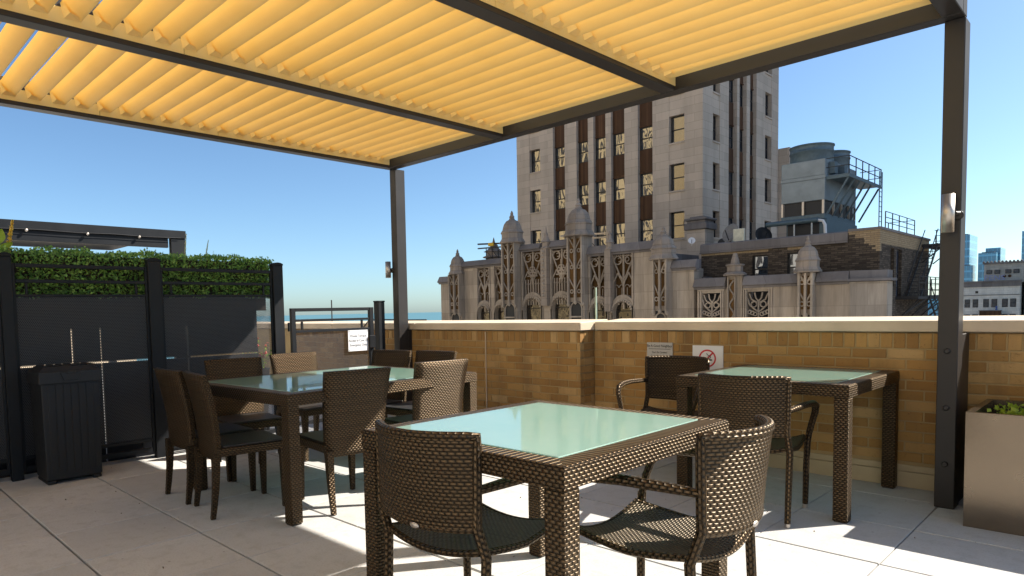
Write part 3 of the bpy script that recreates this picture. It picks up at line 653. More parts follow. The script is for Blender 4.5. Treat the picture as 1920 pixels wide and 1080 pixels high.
# ------------------------------------------------------------------ armchair
def armchair():
    r = root('armchair', (0, 0, 0), 'x', 'armchair', 'wicker armchairs')
    nz, nx = 12, 14; P = []; Q = []; U = []
    def sh(s_, t):
        hw = 0.234+0.004*t; z0 = 0.525-0.012*(1-s_*s_); z = z0+t*(0.838-z0)
        y = -0.300+0.105*s_*s_*(0.55+0.45*t)-0.045*t
        return Vector((s_*hw, y, z))
    for i in range(nz+1):
        t = i/nz; a = []; b = []; u = []
        for j in range(nx+1):
            s_ = -1+2*j/nx; p = sh(s_, t); nrm = Vector((s_*0.5, -1, 0)).normalized()
            a.append(p+nrm*0.011); b.append(p-nrm*0.011); u.append((s_*0.26, t*0.31))
        P.append(a); Q.append(b); U.append(u)
    mb = MB(); mb.grid(P, U); mb.grid(Q, U, flip=True)
    edge = [sh(-1, k/8) for k in range(8)]+[sh(-1+2*k/18, 1) for k in range(19)]+[sh(1, 1-k/8) for k in range(1, 9)]
    mb.tube(edge, 0.0175, 10)
    mb.tube([sh(-1+2*k/14, 0) for k in range(15)], 0.013, 8)
    bk = mb.build('backrest', M['weave'], r)
    lb = MB(); pc = sh(0.05, 0.0); lb.lathe((0, 0, 0), [(0.0, 0.0), (0.022, 0.0), (0.022, 0.003), (0.0, 0.004)], 16)
    lb.v = [(pc.x+p[0], pc.y-0.0135-p[2], pc.z+p[1]*0.45+0.003) for p in lb.v]; lb.build('maker_tag', M['steel'], bk)
    # seat: saddle
    def st(u, v, top=True):
        x_ = 0.237*u*(1-0.05*v*v); y_ = 0.02+0.235*v-0.02*(1-u*u)*(1 if v < 0 else -0.3)*abs(v)
        z = 0.418+0.030*u*u*(0.4+0.6*abs(v))-0.012*(1-v*v)-0.016*(1-u*u)*max(0, v)**2
        return (x_, y_, z if top else z-0.020)
    N = 12
    T = [[st(-1+2*i/N, -1+2*j/N) for j in range(N+1)] for i in range(N+1)]
    Bm = [[st(-1+2*i/N, -1+2*j/N, False) for j in range(N+1)] for i in range(N+1)]
    UV = [[(-0.25+0.5*i/N, -0.25+0.5*j/N) for j in range(N+1)] for i in range(N+1)]
    mb = MB(); mb.grid(T, UV, flip=True); mb.grid(Bm, UV)
    per_ = [st(-1+2*k/12, -1) for k in range(12)]+[st(1, -1+2*k/12) for k in range(12)]+[st(1-2*k/12, 1) for k in range(12)]+[st(-1, 1-2*k/12) for k in range(13)]
    mb.tube([(p[0], p[1], p[2]-0.010) for p in per_], 0.0135, 8, mat=1)
    mb.build('seat', [M['seatweave'], M['weave']], r)
    for s_ in (-1, 1):
        rl_ = MB(); top = sh(s_, 0.02)
        rl_.tube([(s_*0.238, -0.232, 0.024), (s_*0.240, -0.215, 0.25), (s_*0.242, -0.206, 0.42), tuple(top), tuple(sh(s_, 0.5)), tuple(sh(s_, 0.95))], [0.0165, 0.018, 0.0185, 0.018, 0.016, 0.012], 10)
        l1 = rl_.build('leg', M['weave'], r); f = MB(); f.tube([(s_*0.238, -0.232, 0), (s_*0.238, -0.232, 0.0235)], 0.0158, 12); f.build('foot_cap', M['steel'], l1)
        am = MB(); pts = [tuple(sh(s_, 0.42)), (s_*0.262, -0.12, 0.664), (s_*0.285, 0.02, 0.668), (s_*0.298, 0.13, 0.662), (s_*0.300, 0.19, 0.645), (s_*0.292, 0.222, 0.60), (s_*0.275, 0.238, 0.54), (s_*0.258, 0.245, 0.47)]
        am.tube(pts, [0.017, 0.021, 0.022, 0.022, 0.021, 0.019, 0.018, 0.018], 10, flat=0.85); am.build('armrest', M['weave'], r)
        fl_ = MB(); fl_.tube([(s_*0.258, 0.245, 0.475), (s_*0.248, 0.246, 0.41), (s_*0.243, 0.244, 0.25), (s_*0.240, 0.242, 0.024)], [0.018, 0.0185, 0.018, 0.0165], 10)
        l2 = fl_.build('leg', M['weave'], r); f = MB(); f.tube([(s_*0.240, 0.242, 0), (s_*0.240, 0.242, 0.0235)], 0.0158, 12); f.build('foot_cap', M['steel'], l2)
    return r
def put(o, x, y, ang, label): o.location = (x, y, 0); o.rotation_euler = (0, 0, math.radians(ang)); o['label'] = label
A0 = armchair()
arm = [(-1.775, 1.775, 4, 'dark wicker armchair seen from behind, at the front of the nearest table'),
       (-1.215, 2.23, 91, 'sunlit wicker armchair with shadow across its seat, beside the nearest table'),
       (-1.645, 4.07, 8, 'wicker armchair with metal foot tips backing away from the wall side table'),
       (-2.55, 4.68, 190, 'dark wicker armchair in front of the two wall signs')]
S0 = side_chair()
sid = [(-4.595, 2.01, -1, 'near black shaded armless chair closest to the bin'),
       (-4.11, 2.0, -8, 'shaded armless chair beside the near corner leg of the large table'),
       (-3.72, 2.49, 83, 'bronze armless chair with a diagonal shadow edge across its back'),
       (-3.79, 3.27, 84, 'fully sunlit armless chair facing the glass table with its back to the nearest table'),
       (-4.93, 2.45, -97, 'armless chair with grey shaded back below the fence panel flowers'),
       (-5.15, 3.17, -90, 'armless chair with brightly sunlit cream looking back before the fence'),
       (-4.86, 3.62, 190, 'dark chair under the gate sign at the far end of the table'),
       (-4.38, 3.72, 186, 'dark chair in front of the brick wall beside the corner pergola post')]
for t0, lst in ((A0, arm), (S0, sid)):
    for i, (x, y, a, lb) in enumerate(lst):
        o = t0 if i == 0 else copy_tree(t0)
        put(o, x, y, a, lb)
#SECTION neighbour
# ------------------------------------------------------------------ hedge, screens and structures beyond the fence
mb = MB()
def hedge_pt():
    k = random.random()
    if k < 0.62: return (-6.30+random.gauss(0, 0.025), random.uniform(-0.6, 3.44), random.uniform(1.44, 1.83))
    if k < 0.88: return (random.uniform(-6.75, -6.28), random.uniform(-0.6, 3.44), 1.825+random.gauss(0, 0.012))
    return (random.uniform(-6.75, -6.28), 3.44+random.gauss(0, 0.025), random.uniform(1.44, 1.83))
for k in range(17000):
    p = hedge_pt(); p = (p[0], p[1], p[2]+0.012*math.sin(p[1]*9)+0.01*math.sin(p[1]*23)); leaf(mb, p, random.uniform(0.011, 0.021), random.random()**1.3, 0.55)
hd = root('hedge', (-6.5, 1.4, 0.9), 'clipped dark green boxwood hedge behind the tall fence', 'hedge')
mb.build('foliage', M['hedge'], hd)
mb = MB(); mb.box(-6.72, -6.34, -0.58, 3.40, 1.30, 1.79); mb.build('twig_mass', M['dirt'], hd)
M['board'] = m_simple('black_planter_board', (0.010, 0.011, 0.015), 0.6, spec=0.2)
sb = root('planter_screen', (-6.5, 1.4, 0), 'row of black planter boxes holding the hedge behind the fence', 'planter')
ys = [-0.65, 1.572, 1.588, 1.798, 1.812, 2.535, 2.565, 3.27]
for i in range(0, 8, 2):
    mb = MB(); mb.box(-6.34, -6.30, ys[i], ys[i+1], 0.882, 1.45); mb.build('upper_board', M['board'], sb)
mb = MB()
for a, b in ((1.572, 1.588), (1.798, 1.812), (2.535, 2.565)): mb.box(-6.34, -6.30, a, b, 1.17, 1.45)
mb.build('upper_board', M['board'], sb)
for a, b in ((-0.65, 1.10), (1.10, 1.798), (1.812, 2.535), (2.565, 3.27)):
    mb = MB(); mb.box(-6.34, -6.30, a, b, 0.0, 0.862); mb.build('lower_board', M['board'], sb)
def flowers(x, y, z, n, label, cats, spread=(0.08, 0.10, 0.14), name='flowering_plant'):
    r = root(name, (x, y, z), label, 'plant'); st = MB(); fo = MB(); pe = MB()
    for k in range(n):
        tip = (x+random.gauss(0, spread[0]), y+random.gauss(0, spread[1]), z+abs(random.gauss(0, spread[2]))+0.1)
        st.tube([(x, y, z), ((x+tip[0])/2+random.gauss(0, .01), (y+tip[1])/2, (z+tip[2])/2), tip], 0.003, 5)
        for q in range(8): leaf(fo, (tip[0]+random.gauss(0, .03), tip[1]+random.gauss(0, .03), tip[2]-random.random()*0.12), 0.02, random.random(), 0.5)
        for q in range(5): leaf(pe, (tip[0]+random.gauss(0, .012), tip[1]+random.gauss(0, .012), tip[2]+random.gauss(0, .012)), 0.017, random.random(), 0.7)
    st.build('stem', M['hedge'], r); fo.build('foliage', M['bright'], r); pe.build('blossom', cats, r); return r
flowers(-6.42, 3.36, 0.70, 16, 'red and yellow flowering plant showing through the sunlit fence panel', M['redp'])
flowers(-6.46, 3.20, 0.72, 6, 'small yellow flowers behind the perforated panel', M['yelp'])
pot = root('plant_pot', (-6.45, 3.3, 0), 'dark pot holding the red and yellow flowers beyond the fence', 'pot')
mb = MB(); mb.lathe((-6.45, 3.28, 0), [(0.13, 0), (0.17, 0.68), (0.18, 0.70), (0.16, 0.70), (0.15, 0.66)], 20); mb.build('pot_wall', M['plastic'], pot)
def spike(x, y, z0, z1, lean, R, label, mat):
    r = root('flower_spike_plant', (x, y, 1.3), label, 'plant', 'tall flower spikes above the hedge'); st = MB(); st.tube([(x, y, 1.35), (x, y, z0), (x+lean*0.3, y+lean, z1)], [0.006, 0.005, 0.002], 6); st.build('stem', M['hedge'], r)
    pe = MB(); n = int((z1-z0)/0.012)
    for k in range(n):
        t = k/n; c = Vector((x, y, z0)).lerp(Vector((x+lean*0.3, y+lean, z1)), t)
        for q in range(7):
            a = random.random()*2*PI; rr = R*(1-t*0.75)*(0.7+0.3*math.sin(k*1.6)); leaf(pe, (c.x+rr*math.cos(a), c.y+rr*math.sin(a), c.z), R*0.55, random.random(), 0.7)
    pe.build('blossom', mat, r); return r
spike(-6.6, 2.69, 1.86, 2.07, 0.02, 0.011, 'pale thin flower spike rising above the middle of the hedge', M['petal'])
spike(-6.6, 2.90, 1.86, 2.02, 0.03, 0.011, 'pale thin flower spike nearest the end of the hedge', M['petal'])
spike(-6.5, 1.19, 1.80, 2.08, 0.05, 0.022, 'bold yellow and cream flower spike above the first fence post', M['yelp'])
bp = root('broadleaf_plant', (-6.5, 1.05, 1.3), 'yellow green broad leaves beside the yellow flower spike', 'plant')
mb = MB()
for (dy, dz, s_, rr) in ((0.02, 0.62, 0.10, 0.3), (-0.06, 0.66, 0.12, -0.4), (-0.14, 0.58, 0.12, 0.2), (0.06, 0.55, 0.08, 0.9)):
    c = Vector((-6.42, 1.10+dy, 1.3+dz)); rows = []
    for i in range(7):
        t = i/6; wv = s_*0.42*math.sin(PI*min(1, t*0.9+0.08)); cc = c+Vector((0.02*math.sin(3*t), math.sin(rr)*s_*(t-0.5)*1.6, math.cos(rr)*s_*(t-0.5)*1.4))
        rows.append([cc+Vector((0.02, -wv, 0.3*wv)), cc, cc+Vector((0.02, wv, -0.2*wv))])
    mb.grid(rows, None, 0.4+random.random()*0.4)
mb.build('leaf_blade', M['bright'], bp)
mb = MB(); mb.tube([(-6.45, 1.08, 1.3), (-6.43, 1.08, 1.9)], 0.008, 6); mb.build('stem', M['hedge'], bp)
# neighbour's pergola
npg = root('neighbor_pergola', (-12, 2.4, 0), 'black flat roofed pergola beyond the hedge on the next terrace', 'pergola')
nbx = -12.0
mb = MB(); mb.box(nbx-0.10, nbx+0.06, -4.0, 4.90, 2.64, 2.775); mb.build('top_beam', M['black'], npg, bevel=0.005)
mb = MB(); mb.box(nbx-0.06, nbx+0.02, -4.0, 4.60, 2.47, 2.638); mb.build('lower_board', M['black'], npg, bevel=0.004)
mb = MB(); mb.box(nbx-0.06, nbx+0.04, 4.64, 4.895, 0, 2.638); mb.build('post', M['black'], npg, bevel=0.004)
mb = MB(); mb.box(nbx-0.06, nbx+0.04, -4.0, -3.8, 0, 2.46); mb.build('post', M['black'], npg, bevel=0.004)
mb = MB(); mb.box(-15.5, -15.4, -4.0, 4.55, 2.30, 2.61); mb.build('rear_beam', M['black'], npg)
mb = MB(); mb.box(-15.5, -15.4, 4.56, 4.70, 0, 2.60); mb.box(-15.5, -15.4, -4.0, -3.86, 0, 2.29); mb.build('post', M['black'], npg)
mb = MB(); mb.box(-15.38, -12.11, -4.0, 4.7, 2.70, 2.73); mb.build('roof_panel', M['black'], npg)
for yy, zz in ((1.9, 2.635), (2.45, 2.64), (3.3, 2.637), (4.1, 2.636)):
    mb = MB(); mb.lathe((nbx+0.075, yy, zz-0.04), [(0.0, 0), (0.02, 0.01), (0.024, 0.03), (0.012, 0.05), (0.0, 0.055)], 10); mb.build('string_bulb', M['steel'], npg)
mb = MB(); mb.tube([(nbx+0.075, -4+0.55*k, 2.645-0.012*(k % 2)) for k in range(17)], 0.006, 6); mb.build('light_cable', M['iron'], npg)
# mast, cable, pale pole
ms = MB(); ms.tube([(-8.24, 5.46, 0.9), (-8.24, 5.46, 1.45)], 0.009, 8); tag(ms.build('antenna_mast', M['iron']), 'thin black mast rising behind the coping above the gate', 'mast')
ms = MB(); ms.tube([(-3.87, 5.70, 0.2), (-3.87, 5.70, 1.455)], 0.010, 8)
ms.lathe((-3.87, 5.70, 0.17), [(0.05, 0), (0.05, 0.03)], 10); tag(ms.build('marker_pole', m_simple('pale_green_paint', (0.35, 0.45, 0.38), 0.5)), 'pale green pole standing just beyond the coping', 'pole')
ms = MB(); ms.tube([(-6.9, 5.045, 0.95), (-6.88, 5.03, 1.08), (-6.75, 5.02, 1.165), (-6.5, 5.10, 1.165), (-6.2, 5.2, 1.156), (-5.9, 5.22, 1.155)], 0.008, 7)
tag(ms.build('loose_cable', M['iron']), 'black cable looping over the coping behind the gate', 'cable')
# our building's own lower roof and walls under the terrace
mb = MB(); mb.box(-19, 8, -14, 5.85, -60, -0.42); structure(mb.build('terrace_building_mass', M['roofgrey']))
mb = MB(); mb.box(-19, -16.3, -14, 5.8, -0.40, -0.02); mb.box(-19, 8, -14, -2.96, -0.40, -0.02); mb.box(-13.0, 1.6, 5.36, 5.82, -0.4, 0.16); structure(mb.build('neighbor_roof', M['paver']))
mb = MB(); mb.box(-19, -18.7, -14, 6.2, -0.4, 1.1); npw = tag(mb.build('neighbor_parapet', M['cope']), 'pale low wall at the far side of the next terrace, glimpsed through slits', 'wall')

#SECTION city
# ------------------------------------------------------------------ ground, lake
mb = MB(); mb.face([(-30000, -30000, -60), (30000, -30000, -60), (30000, 30000, -60), (-30000, 30000, -60)]); structure(mb.build('city_ground', M['city']))
mb = MB(); mb.face([(-50000, -20000, -59.6), (-900, -20000, -59.6), (-900, 700, -59.6), (900, 50000, -59.6), (-50000, 50000, -59.6)]); structure(mb.build('lake_water', M['water']))

def window(mb_f, mb_p, x0, x1, z0, z1, y, rec=0.25, axis='y', face=0):
    """sash window in a wall plane; y is the wall face, glass set back by rec"""
    fw_ = 0.07
    def B(m, a, b, c, d, e, f, **k):
        if axis == 'y': m.box(a, b, c, d, e, f, **k)
        else: m.box(y-(d-y), y-(c-y), a, b, e, f, **k)
    g = y+rec
    for a, b, e, f in ((x0, x0+fw_, z0, z1), (x1-fw_, x1, z0, z1), (x0+fw_+.001, x1-fw_-.001, z0, z0+fw_), (x0+fw_+.001, x1-fw_-.001, z1-fw_, z1), (x0+fw_+.001, x1-fw_-.001, (z0+z1)/2-0.035, (z0+z1)/2+0.035)):
        B(mb_f, a, b, g-0.06, g+0.02, e, f)
    B(mb_p, x0+fw_*.5, x1-fw_*.5, g, g+0.012, z0+fw_*.5, z1-fw_*.5)
    B(mb_f, x0-0.03, x1+0.03, g+0.03, g+0.05, z0-0.03, z1+0.03)
TB = 48.0; TXL = -41.12; TXR = -23.2; TYB = 62.3; TTOP = 34.0
tw = root('office_tower', (-32, 55, -60), 'tall pale limestone tower with brown spandrels rising behind the ornate parapet', 'tower')
rowsz = [(6.42+3.61*k, 8.44+3.61*k) for k in range(-2, 7)]
fcols = [('w', -39.62, -38.39), ('r', -36.93, -35.67), ('r', -34.43, -33.25), ('r', -32.71, -31.53), ('r', -31.01, -29.76), ('r', -28.55, -27.27), ('w', -25.88, -24.64)]
scols = [('w', 49.64, 50.81), ('r', 52.35, 53.84), ('r', 54.30, 55.65), ('r', 56.31, 57.61), ('w', 59.41, 60.81)]
def facade(cols, a0, a1, plane, axis):
    core = plane+0.42; sgn = 1
    def B(m, a, b, d0, d1, e, f):
        if axis == 'y': m.box(a, b, plane+d0, plane+d1, e, f)
        else: m.box(plane-d1, plane-d0, a, b, e, f)
    edges = [a0]+[v for c in cols for v in c[1:]]+[a1]
    for i in range(0, len(edges), 2):
        pier = MB(); B(pier, edges[i], edges[i+1], 0.0, 0.62, -60 if axis == 'y' else -59.9, TTOP); pier.build('pier', M['stone'], tw)
    for typ, a, b in cols:
        if typ == 'w':
            zs = [-60]+[v for r_ in rowsz for v in r_]+[TTOP]
            for i in range(0, len(zs), 2):
                m_ = MB(); B(m_, a+.002, b-.002, 0.03, 0.62, zs[i], zs[i+1]); m_.build('infill_wall', M['stone'], tw)
        else:
            zs = [-60]+[v for r_ in rowsz for v in r_]+[TTOP]
            for i in range(2, len(zs), 2):
                m_ = MB(); B(m_, a+.002, b-.002, 0.30, 0.60, zs[i]-(0.25 if i else 0), zs[i+1]); B(m_, a+.002, b-.002, 0.24, 0.29, zs[i]-.25, zs[i]-0.16); m_.build('spandrel', M['span'], tw)
        for k, (z0, z1) in enumerate(rowsz):
            if k < 1: continue
            f_ = MB(); p_ = MB(); z0_ = z0+(0.0 if typ == 'r' else 0.0)
            window(f_, p_, a+.004, b-.004, z0_+.004, z1-(.004 if typ == 'w' else .26), plane, 0.40, 'y' if axis == 'y' else 'x')
            wo = f_.build('window', M['frame'], tw)
            blue = (axis == 'y' and a == -28.55) or axis == 'x'
            p_.build('pane', M['winb' if blue else 'win'], wo)
            if typ == 'w':
                s_ = MB(); B(s_, a-0.05, b+0.05, -0.06, 0.25, z0-0.12, z0-0.002); s_.build('sill', M['stone'], wo)
facade(fcols, TXL, TXR, TB, 'y'); facade(scols, TB+0.625, TYB, TXR, 'x')
mb = MB(); mb.box(TXL+0.01, TXR-0.63, TB+0.625, TYB-0.02, -59, TTOP-.01); mb.build('core_wall', M['stone'], tw)
mb = MB(); mb.box(-27.0, -22.3, 62.4, 68.0, -20, 14.9); mb.build('rear_wing', M['stone'], tw)
mb = MB()
for a, b, y0, y1 in ((TXL-.2, TXR+.2, TB-.2, TB+.4), (TXR-.4, TXR+.2, TB+.41, TYB+.2)): mb.box(a, b, y0, y1, TTOP+.002, TTOP+0.6)
mb.build('cornice', M['slate'], tw)

# corner pier with dark cap in front of the tower
cpx = root('chimney_pier', (-21.55, 44.3, 4), 'square stone pier with dark moulded cap at the tower corner', 'chimney')
mb = MB(); mb.box(-22.25, -20.95, 43.7, 45.0, 3.5, 6.42); mb.build('pier_shaft', M['stone'], cpx)
mb = MB(); mb.box(-22.4, -20.8, 43.55, 45.15, 6.43, 6.85); mb.box(-22.25, -20.95, 43.7, 45.0, 6.851, 7.05); mb.box(-22.4, -20.8, 43.55, 45.15, 7.051, 7.2); mb.box(-22.1, -21.1, 43.8, 44.9, 7.201, 7.32)
mb.build('pier_cap', M['slate'], cpx, bevel=0.03)

# ------------------------------------------------------------------ gothic parapet building
G = 38.0
gb = root('gothic_building', (-25, 40, -60), 'ornate terracotta gothic facade with domed pinnacles and tracery beyond the wall', 'building')
def wallbox(x0, x1, z1, y=G, mat='terra', name='wall', z0=-60):
    m_ = MB(); m_.box(x0, x1, y, y+1.2, z0, z1); return m_.build(name, M[mat], gb)
def cop(x0, x1, z0, z1, y=G, chl=False, chr_=False):
    h = z1-z0; m_ = MB()
    m_.prism([(y-0.10, z0), (y-0.28, z0+0.06), (y-0.26, z0+0.12), (y-0.05, z1-0.06), (y+0.0, z1), (y+0.5, z1), (y+0.5, z0)], 'x', x0, x1)
    m_.prism([(y-0.09, z0-0.10), (y-0.15, z0-0.002), (y+.3, z0-0.002), (y+0.3, z0-0.10)], 'x', x0+.01, x1-.01)
    return m_.build('coping', M['slate'], gb)
def rib(m_, pts, r=0.055, y=G, n=6): m_.tube([(p[0], y, p[1]) for p in pts], r, n)
def arc(cx, cz, R, a0, a1, n=8, rx=None): return [(cx+(rx or R)*math.cos(math.radians(a0+(a1-a0)*k/n)), cz+R*math.sin(math.radians(a0+(a1-a0)*k/n))) for k in range(n+1)]
def dome(x, z0, z1, R, y=G-0.35, name='pinnacle', n=8):
    H = z1-z0; r_ = R
    m_ = MB(); pr = [(r_*1.0, 0), (r_*1.04, 0.03*H), (r_*0.86, 0.14*H), (r_*0.84, 0.15*H), (r_*0.84, 0.30*H), (r_*0.90, 0.31*H), (r_*0.92, 0.33*H), (r_*0.76, 0.42*H), (r_*0.74, 0.43*H), (r_*0.76, 0.45*H), (r_*0.66, 0.58*H), (r_*0.46, 0.68*H), (r_*0.24, 0.72*H), (r_*0.24, 0.74*H), (r_*0.17, 0.78*H), (r_*0.22, 0.81*H), (r_*0.10, 0.88*H), (r_*0.13, 0.91*H), (r_*0.03, 1.0*H)]
    m_.lathe((x, y, z0), pr, n, smooth=False, ph=PI/n)
    return m_.build(name, M['terra2'], gb)
M['terra2'] = m_stone('pinnacle_stone', (0.36, 0.30, 0.25), 0.12, dirt=0.75, bw=0.9, bh=0.5)
def lancet_bay(x0, x1, z0, z1, flower=False, y=G):
    """stained recess, mullions, ogee heads, arch with voussoirs at the foot"""
    w_ = x1-x0; cx = (x0+x1)/2
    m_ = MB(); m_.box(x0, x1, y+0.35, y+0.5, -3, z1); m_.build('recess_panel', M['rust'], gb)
    t = MB(); n = 4 if flower else 2
    zc = z0+(z1-z0)*0.28; zt = z1-(z1-z0)*0.30
    for k in range(0, 2*n+1):
        if k in (0, 2*n) or k % 2 == 0 or flower: xx = x0+w_*k/(2*n); rib(t, [(xx, zc-0.4), (xx, z1-(0.0 if k % n == 0 else (z1-z0)*0.42))], 0.05 if k % n else 0.075, y+0.12)
    hw = w_/4
    for s_ in (-1, 1):
        c2 = cx+s_*hw; zm = z1-(z1-z0)*0.42
        rib(t, [(c2-hw, zm-0.35), (c2-hw*0.75, zm+0.05), (c2-hw*0.3, zm+0.35), (c2, zm+0.6)], 0.05, y+0.08); rib(t, [(c2+hw, zm-0.35), (c2+hw*0.75, zm+0.05), (c2+hw*0.3, zm+0.35), (c2, zm+0.6)], 0.05, y+0.08)
        rib(t, [(cx, zm+0.1), (cx+s_*hw*0.6, zm+0.45), (cx+s_*hw*1.7, z1-0.5), (cx+s_*hw*1.95, z1-0.15)], 0.055, y+0.06)
        rib(t, arc(c2, z1-0.48, 0.30*min(1, hw/0.45), 0, 360, 12), 0.045, y+0.1)
        rib(t, arc(c2-s_*0.12, z1-0.45, 0.13, -120, 150, 8), 0.035, y+0.1)
    if flower:
        for a in range(0, 360, 60): rib(t, arc(cx+0.2*math.cos(math.radians(a)), zt+0.2*math.sin(math.radians(a)), 0.13, 0, 360, 8), 0.04, y+0.02)
        rib(t, [(cx-0.45, zt-0.35), (cx+0.45, zt-0.35)], 0.06, y+0.03); rib(t, [(cx, zt-0.9), (cx, zt+0.7)], 0.06, y+0.03)
    for k in range(1, 4*n, 2):
        xx = x0+w_*k/(4*n); rib(t, [(xx, zc-0.3), (xx, z1-(z1-z0)*0.5)], 0.03, y+0.22)
        rib(t, arc(xx, z1-(z1-z0)*0.5, w_/(4*n)*0.9, 0, 180, 6), 0.03, y+0.2)
    for k in range(int(w_/0.28)): rib(t, arc(x0+0.14+k*0.28, z1-0.12, 0.10, 200, 340, 5), 0.035, y+0.05)
    for k in range(5): t.lathe((cx-hw*1.7+hw*0.85*k, y+0.05, zc-0.15), [(0.0, 0), (0.09, 0.06), (0.05, 0.16), (0.0, 0.22)], 6)
    for s_ in (-1, 1): t.box(cx+s_*w_*0.47-0.05, cx+s_*w_*0.47+0.05, y-0.10, y+0.1, z0-0.3, z1)
    t.build('tracery', M['terra'], gb)
    # arch at the foot
    R = w_*0.43; za = zc-R*0.85; v = MB()
    outer = arc(cx, za, R+0.20, 180, 0, 14, rx=R+0.16)
    m2 = MB(); inner = arc(cx, za, R, 180, 0, 14)
    for k in range(14):
        m2.prism([outer[k], outer[k+1], inner[k+1], inner[k]], 'y', y-0.10, y+0.34)
        a = arc(cx, za, R+0.03, 180, 0, 14)[k]
        m2.box(a[0]-0.05, a[0]+0.05, y-0.20, y-0.1, a[1]-0.05, a[1]+0.06)
    hood = arc(cx, za, R+0.42, 172, 8, 14, rx=R+0.26)
    for k in range(14): m2.prism([hood[k], hood[k+1], outer[k+1], outer[k]], 'y', y-0.02, y+0.33)
    m2.box(cx-R-0.16, cx-R, y-0.10, y+.34, -3, za); m2.box(cx+R, cx+R+0.16, y-0.10, y+.34, -3, za)
    m2.build('arch', M['terra'], gb)
    wn2 = MB(); wn2.box(cx-R, cx+R, y+0.30, y+0.34, -3, za+R); w_o = wn2.build('window', M['frame'], gb)
    pp_ = MB(); pp_.box(cx-R+.1, cx+R-.1, y+0.28, y+0.295, -3, za+0.02)
    pp_.prism([(cx-R+.1, za+.08)]+arc(cx, za+.08, R-.1, 180, 0, 8)[1:-1]+[(cx+R-.1, za+.08)], 'y', y+0.28, y+0.295); pp_.build('pane', M['winc'], w_o)
def lattice(x0, x1, z0, z1, y, parent_name='lattice_buttress', n=3, side=True):
    m_ = MB(); xm = (x0+x1)/2
    m_.box(x0, x1, y+0.25, y+1.2, -6, z1); m_.build('buttress', M['terra'], gb)
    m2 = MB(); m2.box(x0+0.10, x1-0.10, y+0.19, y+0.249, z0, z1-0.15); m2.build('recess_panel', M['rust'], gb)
    t = MB(); W = x1-x0
    for xx in (x0+0.06, xm, x1-0.06): t.box(xx-0.055, xx+0.055, y, y+0.248, z0-(0.25 if xx == xm else 0.5), z1)
    H = (z1-z0)/n
    for k in range(n):
        for s_ in (-1, 1):
            xa = xm+s_*W/2*0.9
            rib(t, [(xa, z0+H*k+H), (xm+s_*W*0.18, z0+H*k+H*0.62), (xm, z0+H*k+H*0.35)], 0.05, y+0.12)
            rib(t, arc(xm+s_*W*0.24, z0+H*k+H*0.30 if k % 2 == 0 else z0+H*k+H*.5, 0.12, 0, 360, 8), 0.04, y+0.12)
    for s_ in (-1, 1): t.lathe((xm+s_*W*0.48, y+0.1, z0-0.62), [(0.0, 0), (0.10, 0.08), (0.12, 0.2), (0.07, 0.3)], 8)
    t.lathe((xm, y+0.1, z0-0.5), [(0.0, 0), (0.11, 0.1), (0.13, 0.22), (0.06, 0.32)], 8)
    for q in range(7): t.lathe((x0+0.05 if q % 2 else x1-0.05, y+0.05, z0+0.2+q*(z1-z0-.4)/7), [(0.0, 0), (0.08, 0.06), (0.04, 0.14), (0.0, 0.2)], 6)
    t.build('lattice_tracery', M['terra'], gb)
    k_ = MB(); k_.box(x0+0.12, x1-0.12, y+0.24, y+0.262, -3, z0-0.3); wo = k_.build('window', M['iron'], gb)
    k2 = MB(); rib(k2, [(x0+0.16, -2)]+arc(xm, z0-0.75, (W-0.32)/2, 180, 0, 8)+[(x1-0.16, -2)], 0.05, y+0.2); k2.box(x0+0.1, x1-0.1, y+0.1, y+0.235, z0-1.35, z0-1.25)
    k2.build('niche_tracery', M['terra'], gb)
# solid wall strips (piers and plain blocks)
for x0, x1, zt in ((-41.05, -39.8, 3.6), (-38.3, -36.84, 4.72), (-35.42, -35.0, 4.72), (-33.72, -33.4, 4.9), (-32.5, -32.2, 5.5), (-30.30, -29.55, 5.55), (-27.75, -27.5, 5.5), (-26.5, -26.30, 4.8), (-24.86, -24.55, 4.8), (-22.94, -21.3, 4.8), (-20.3, -18.9, 3.5)): wallbox(x0, x1, zt)
mb = MB(); mb.box(-41.05, -18.7, G+1.0, G+6, -60, 3.0); mb.box(-38.3, -21.05, G+1.0, G+5, 3.001, 4.6); mb.build('roof_mass', M['slate'], gb)
m_ = MB(); m_.box(-36.84, -35.42, G-0.0, G+.6, 4.55, 4.72); m_.box(-35.0, -33.72, G, G+.6, 4.55, 4.72); m_.build('wall', M['terra'], gb)
for a, b, z0, z1, fl_ in ((-36.84, -35.42, 1.35, 4.6, 0), (-35.0, -33.72, 1.35, 4.7, 0), (-32.2, -30.30, 1.6, 5.5, 1), (-29.55, -27.75, 1.6, 5.5, 1), (-26.30, -24.86, 1.3, 4.75, 0), (-24.55, -22.94, 1.3, 4.8, 0)): lancet_bay(a, b, z0-1.0, z1, fl_)
for a, b, z0, z1 in ((-41.2, -39.7, 3.6, 4.12), (-38.4, -33.5, 4.72, 5.2), (-32.4, -30.4, 5.55, 6.0), (-29.5, -27.6, 5.55, 6.05), (-26.45, -21.05, 4.8, 5.38), (-20.4, -18.7, 3.5, 4.02)): cop(a, b, z0, z1)
for x0, x1, zl, zb, zt, R, yy in ((-39.62, -38.35, 1.4, 4.2, 6.24, 0.80, G-0.55), (-33.6, -32.3, 2.0, 6.15, 8.55, 0.98, G-0.75), (-27.62, -26.38, 2.0, 6.1, 8.68, 1.05, G-0.75), (-21.25, -20.28, 1.3, 4.1, 6.15, 0.86, G-0.75)):
    lattice(x0, x1, zl, zb, yy, n=3 if zb > 5 else 2); dome((x0+x1)/2, zb, zt, R, yy+0.55)
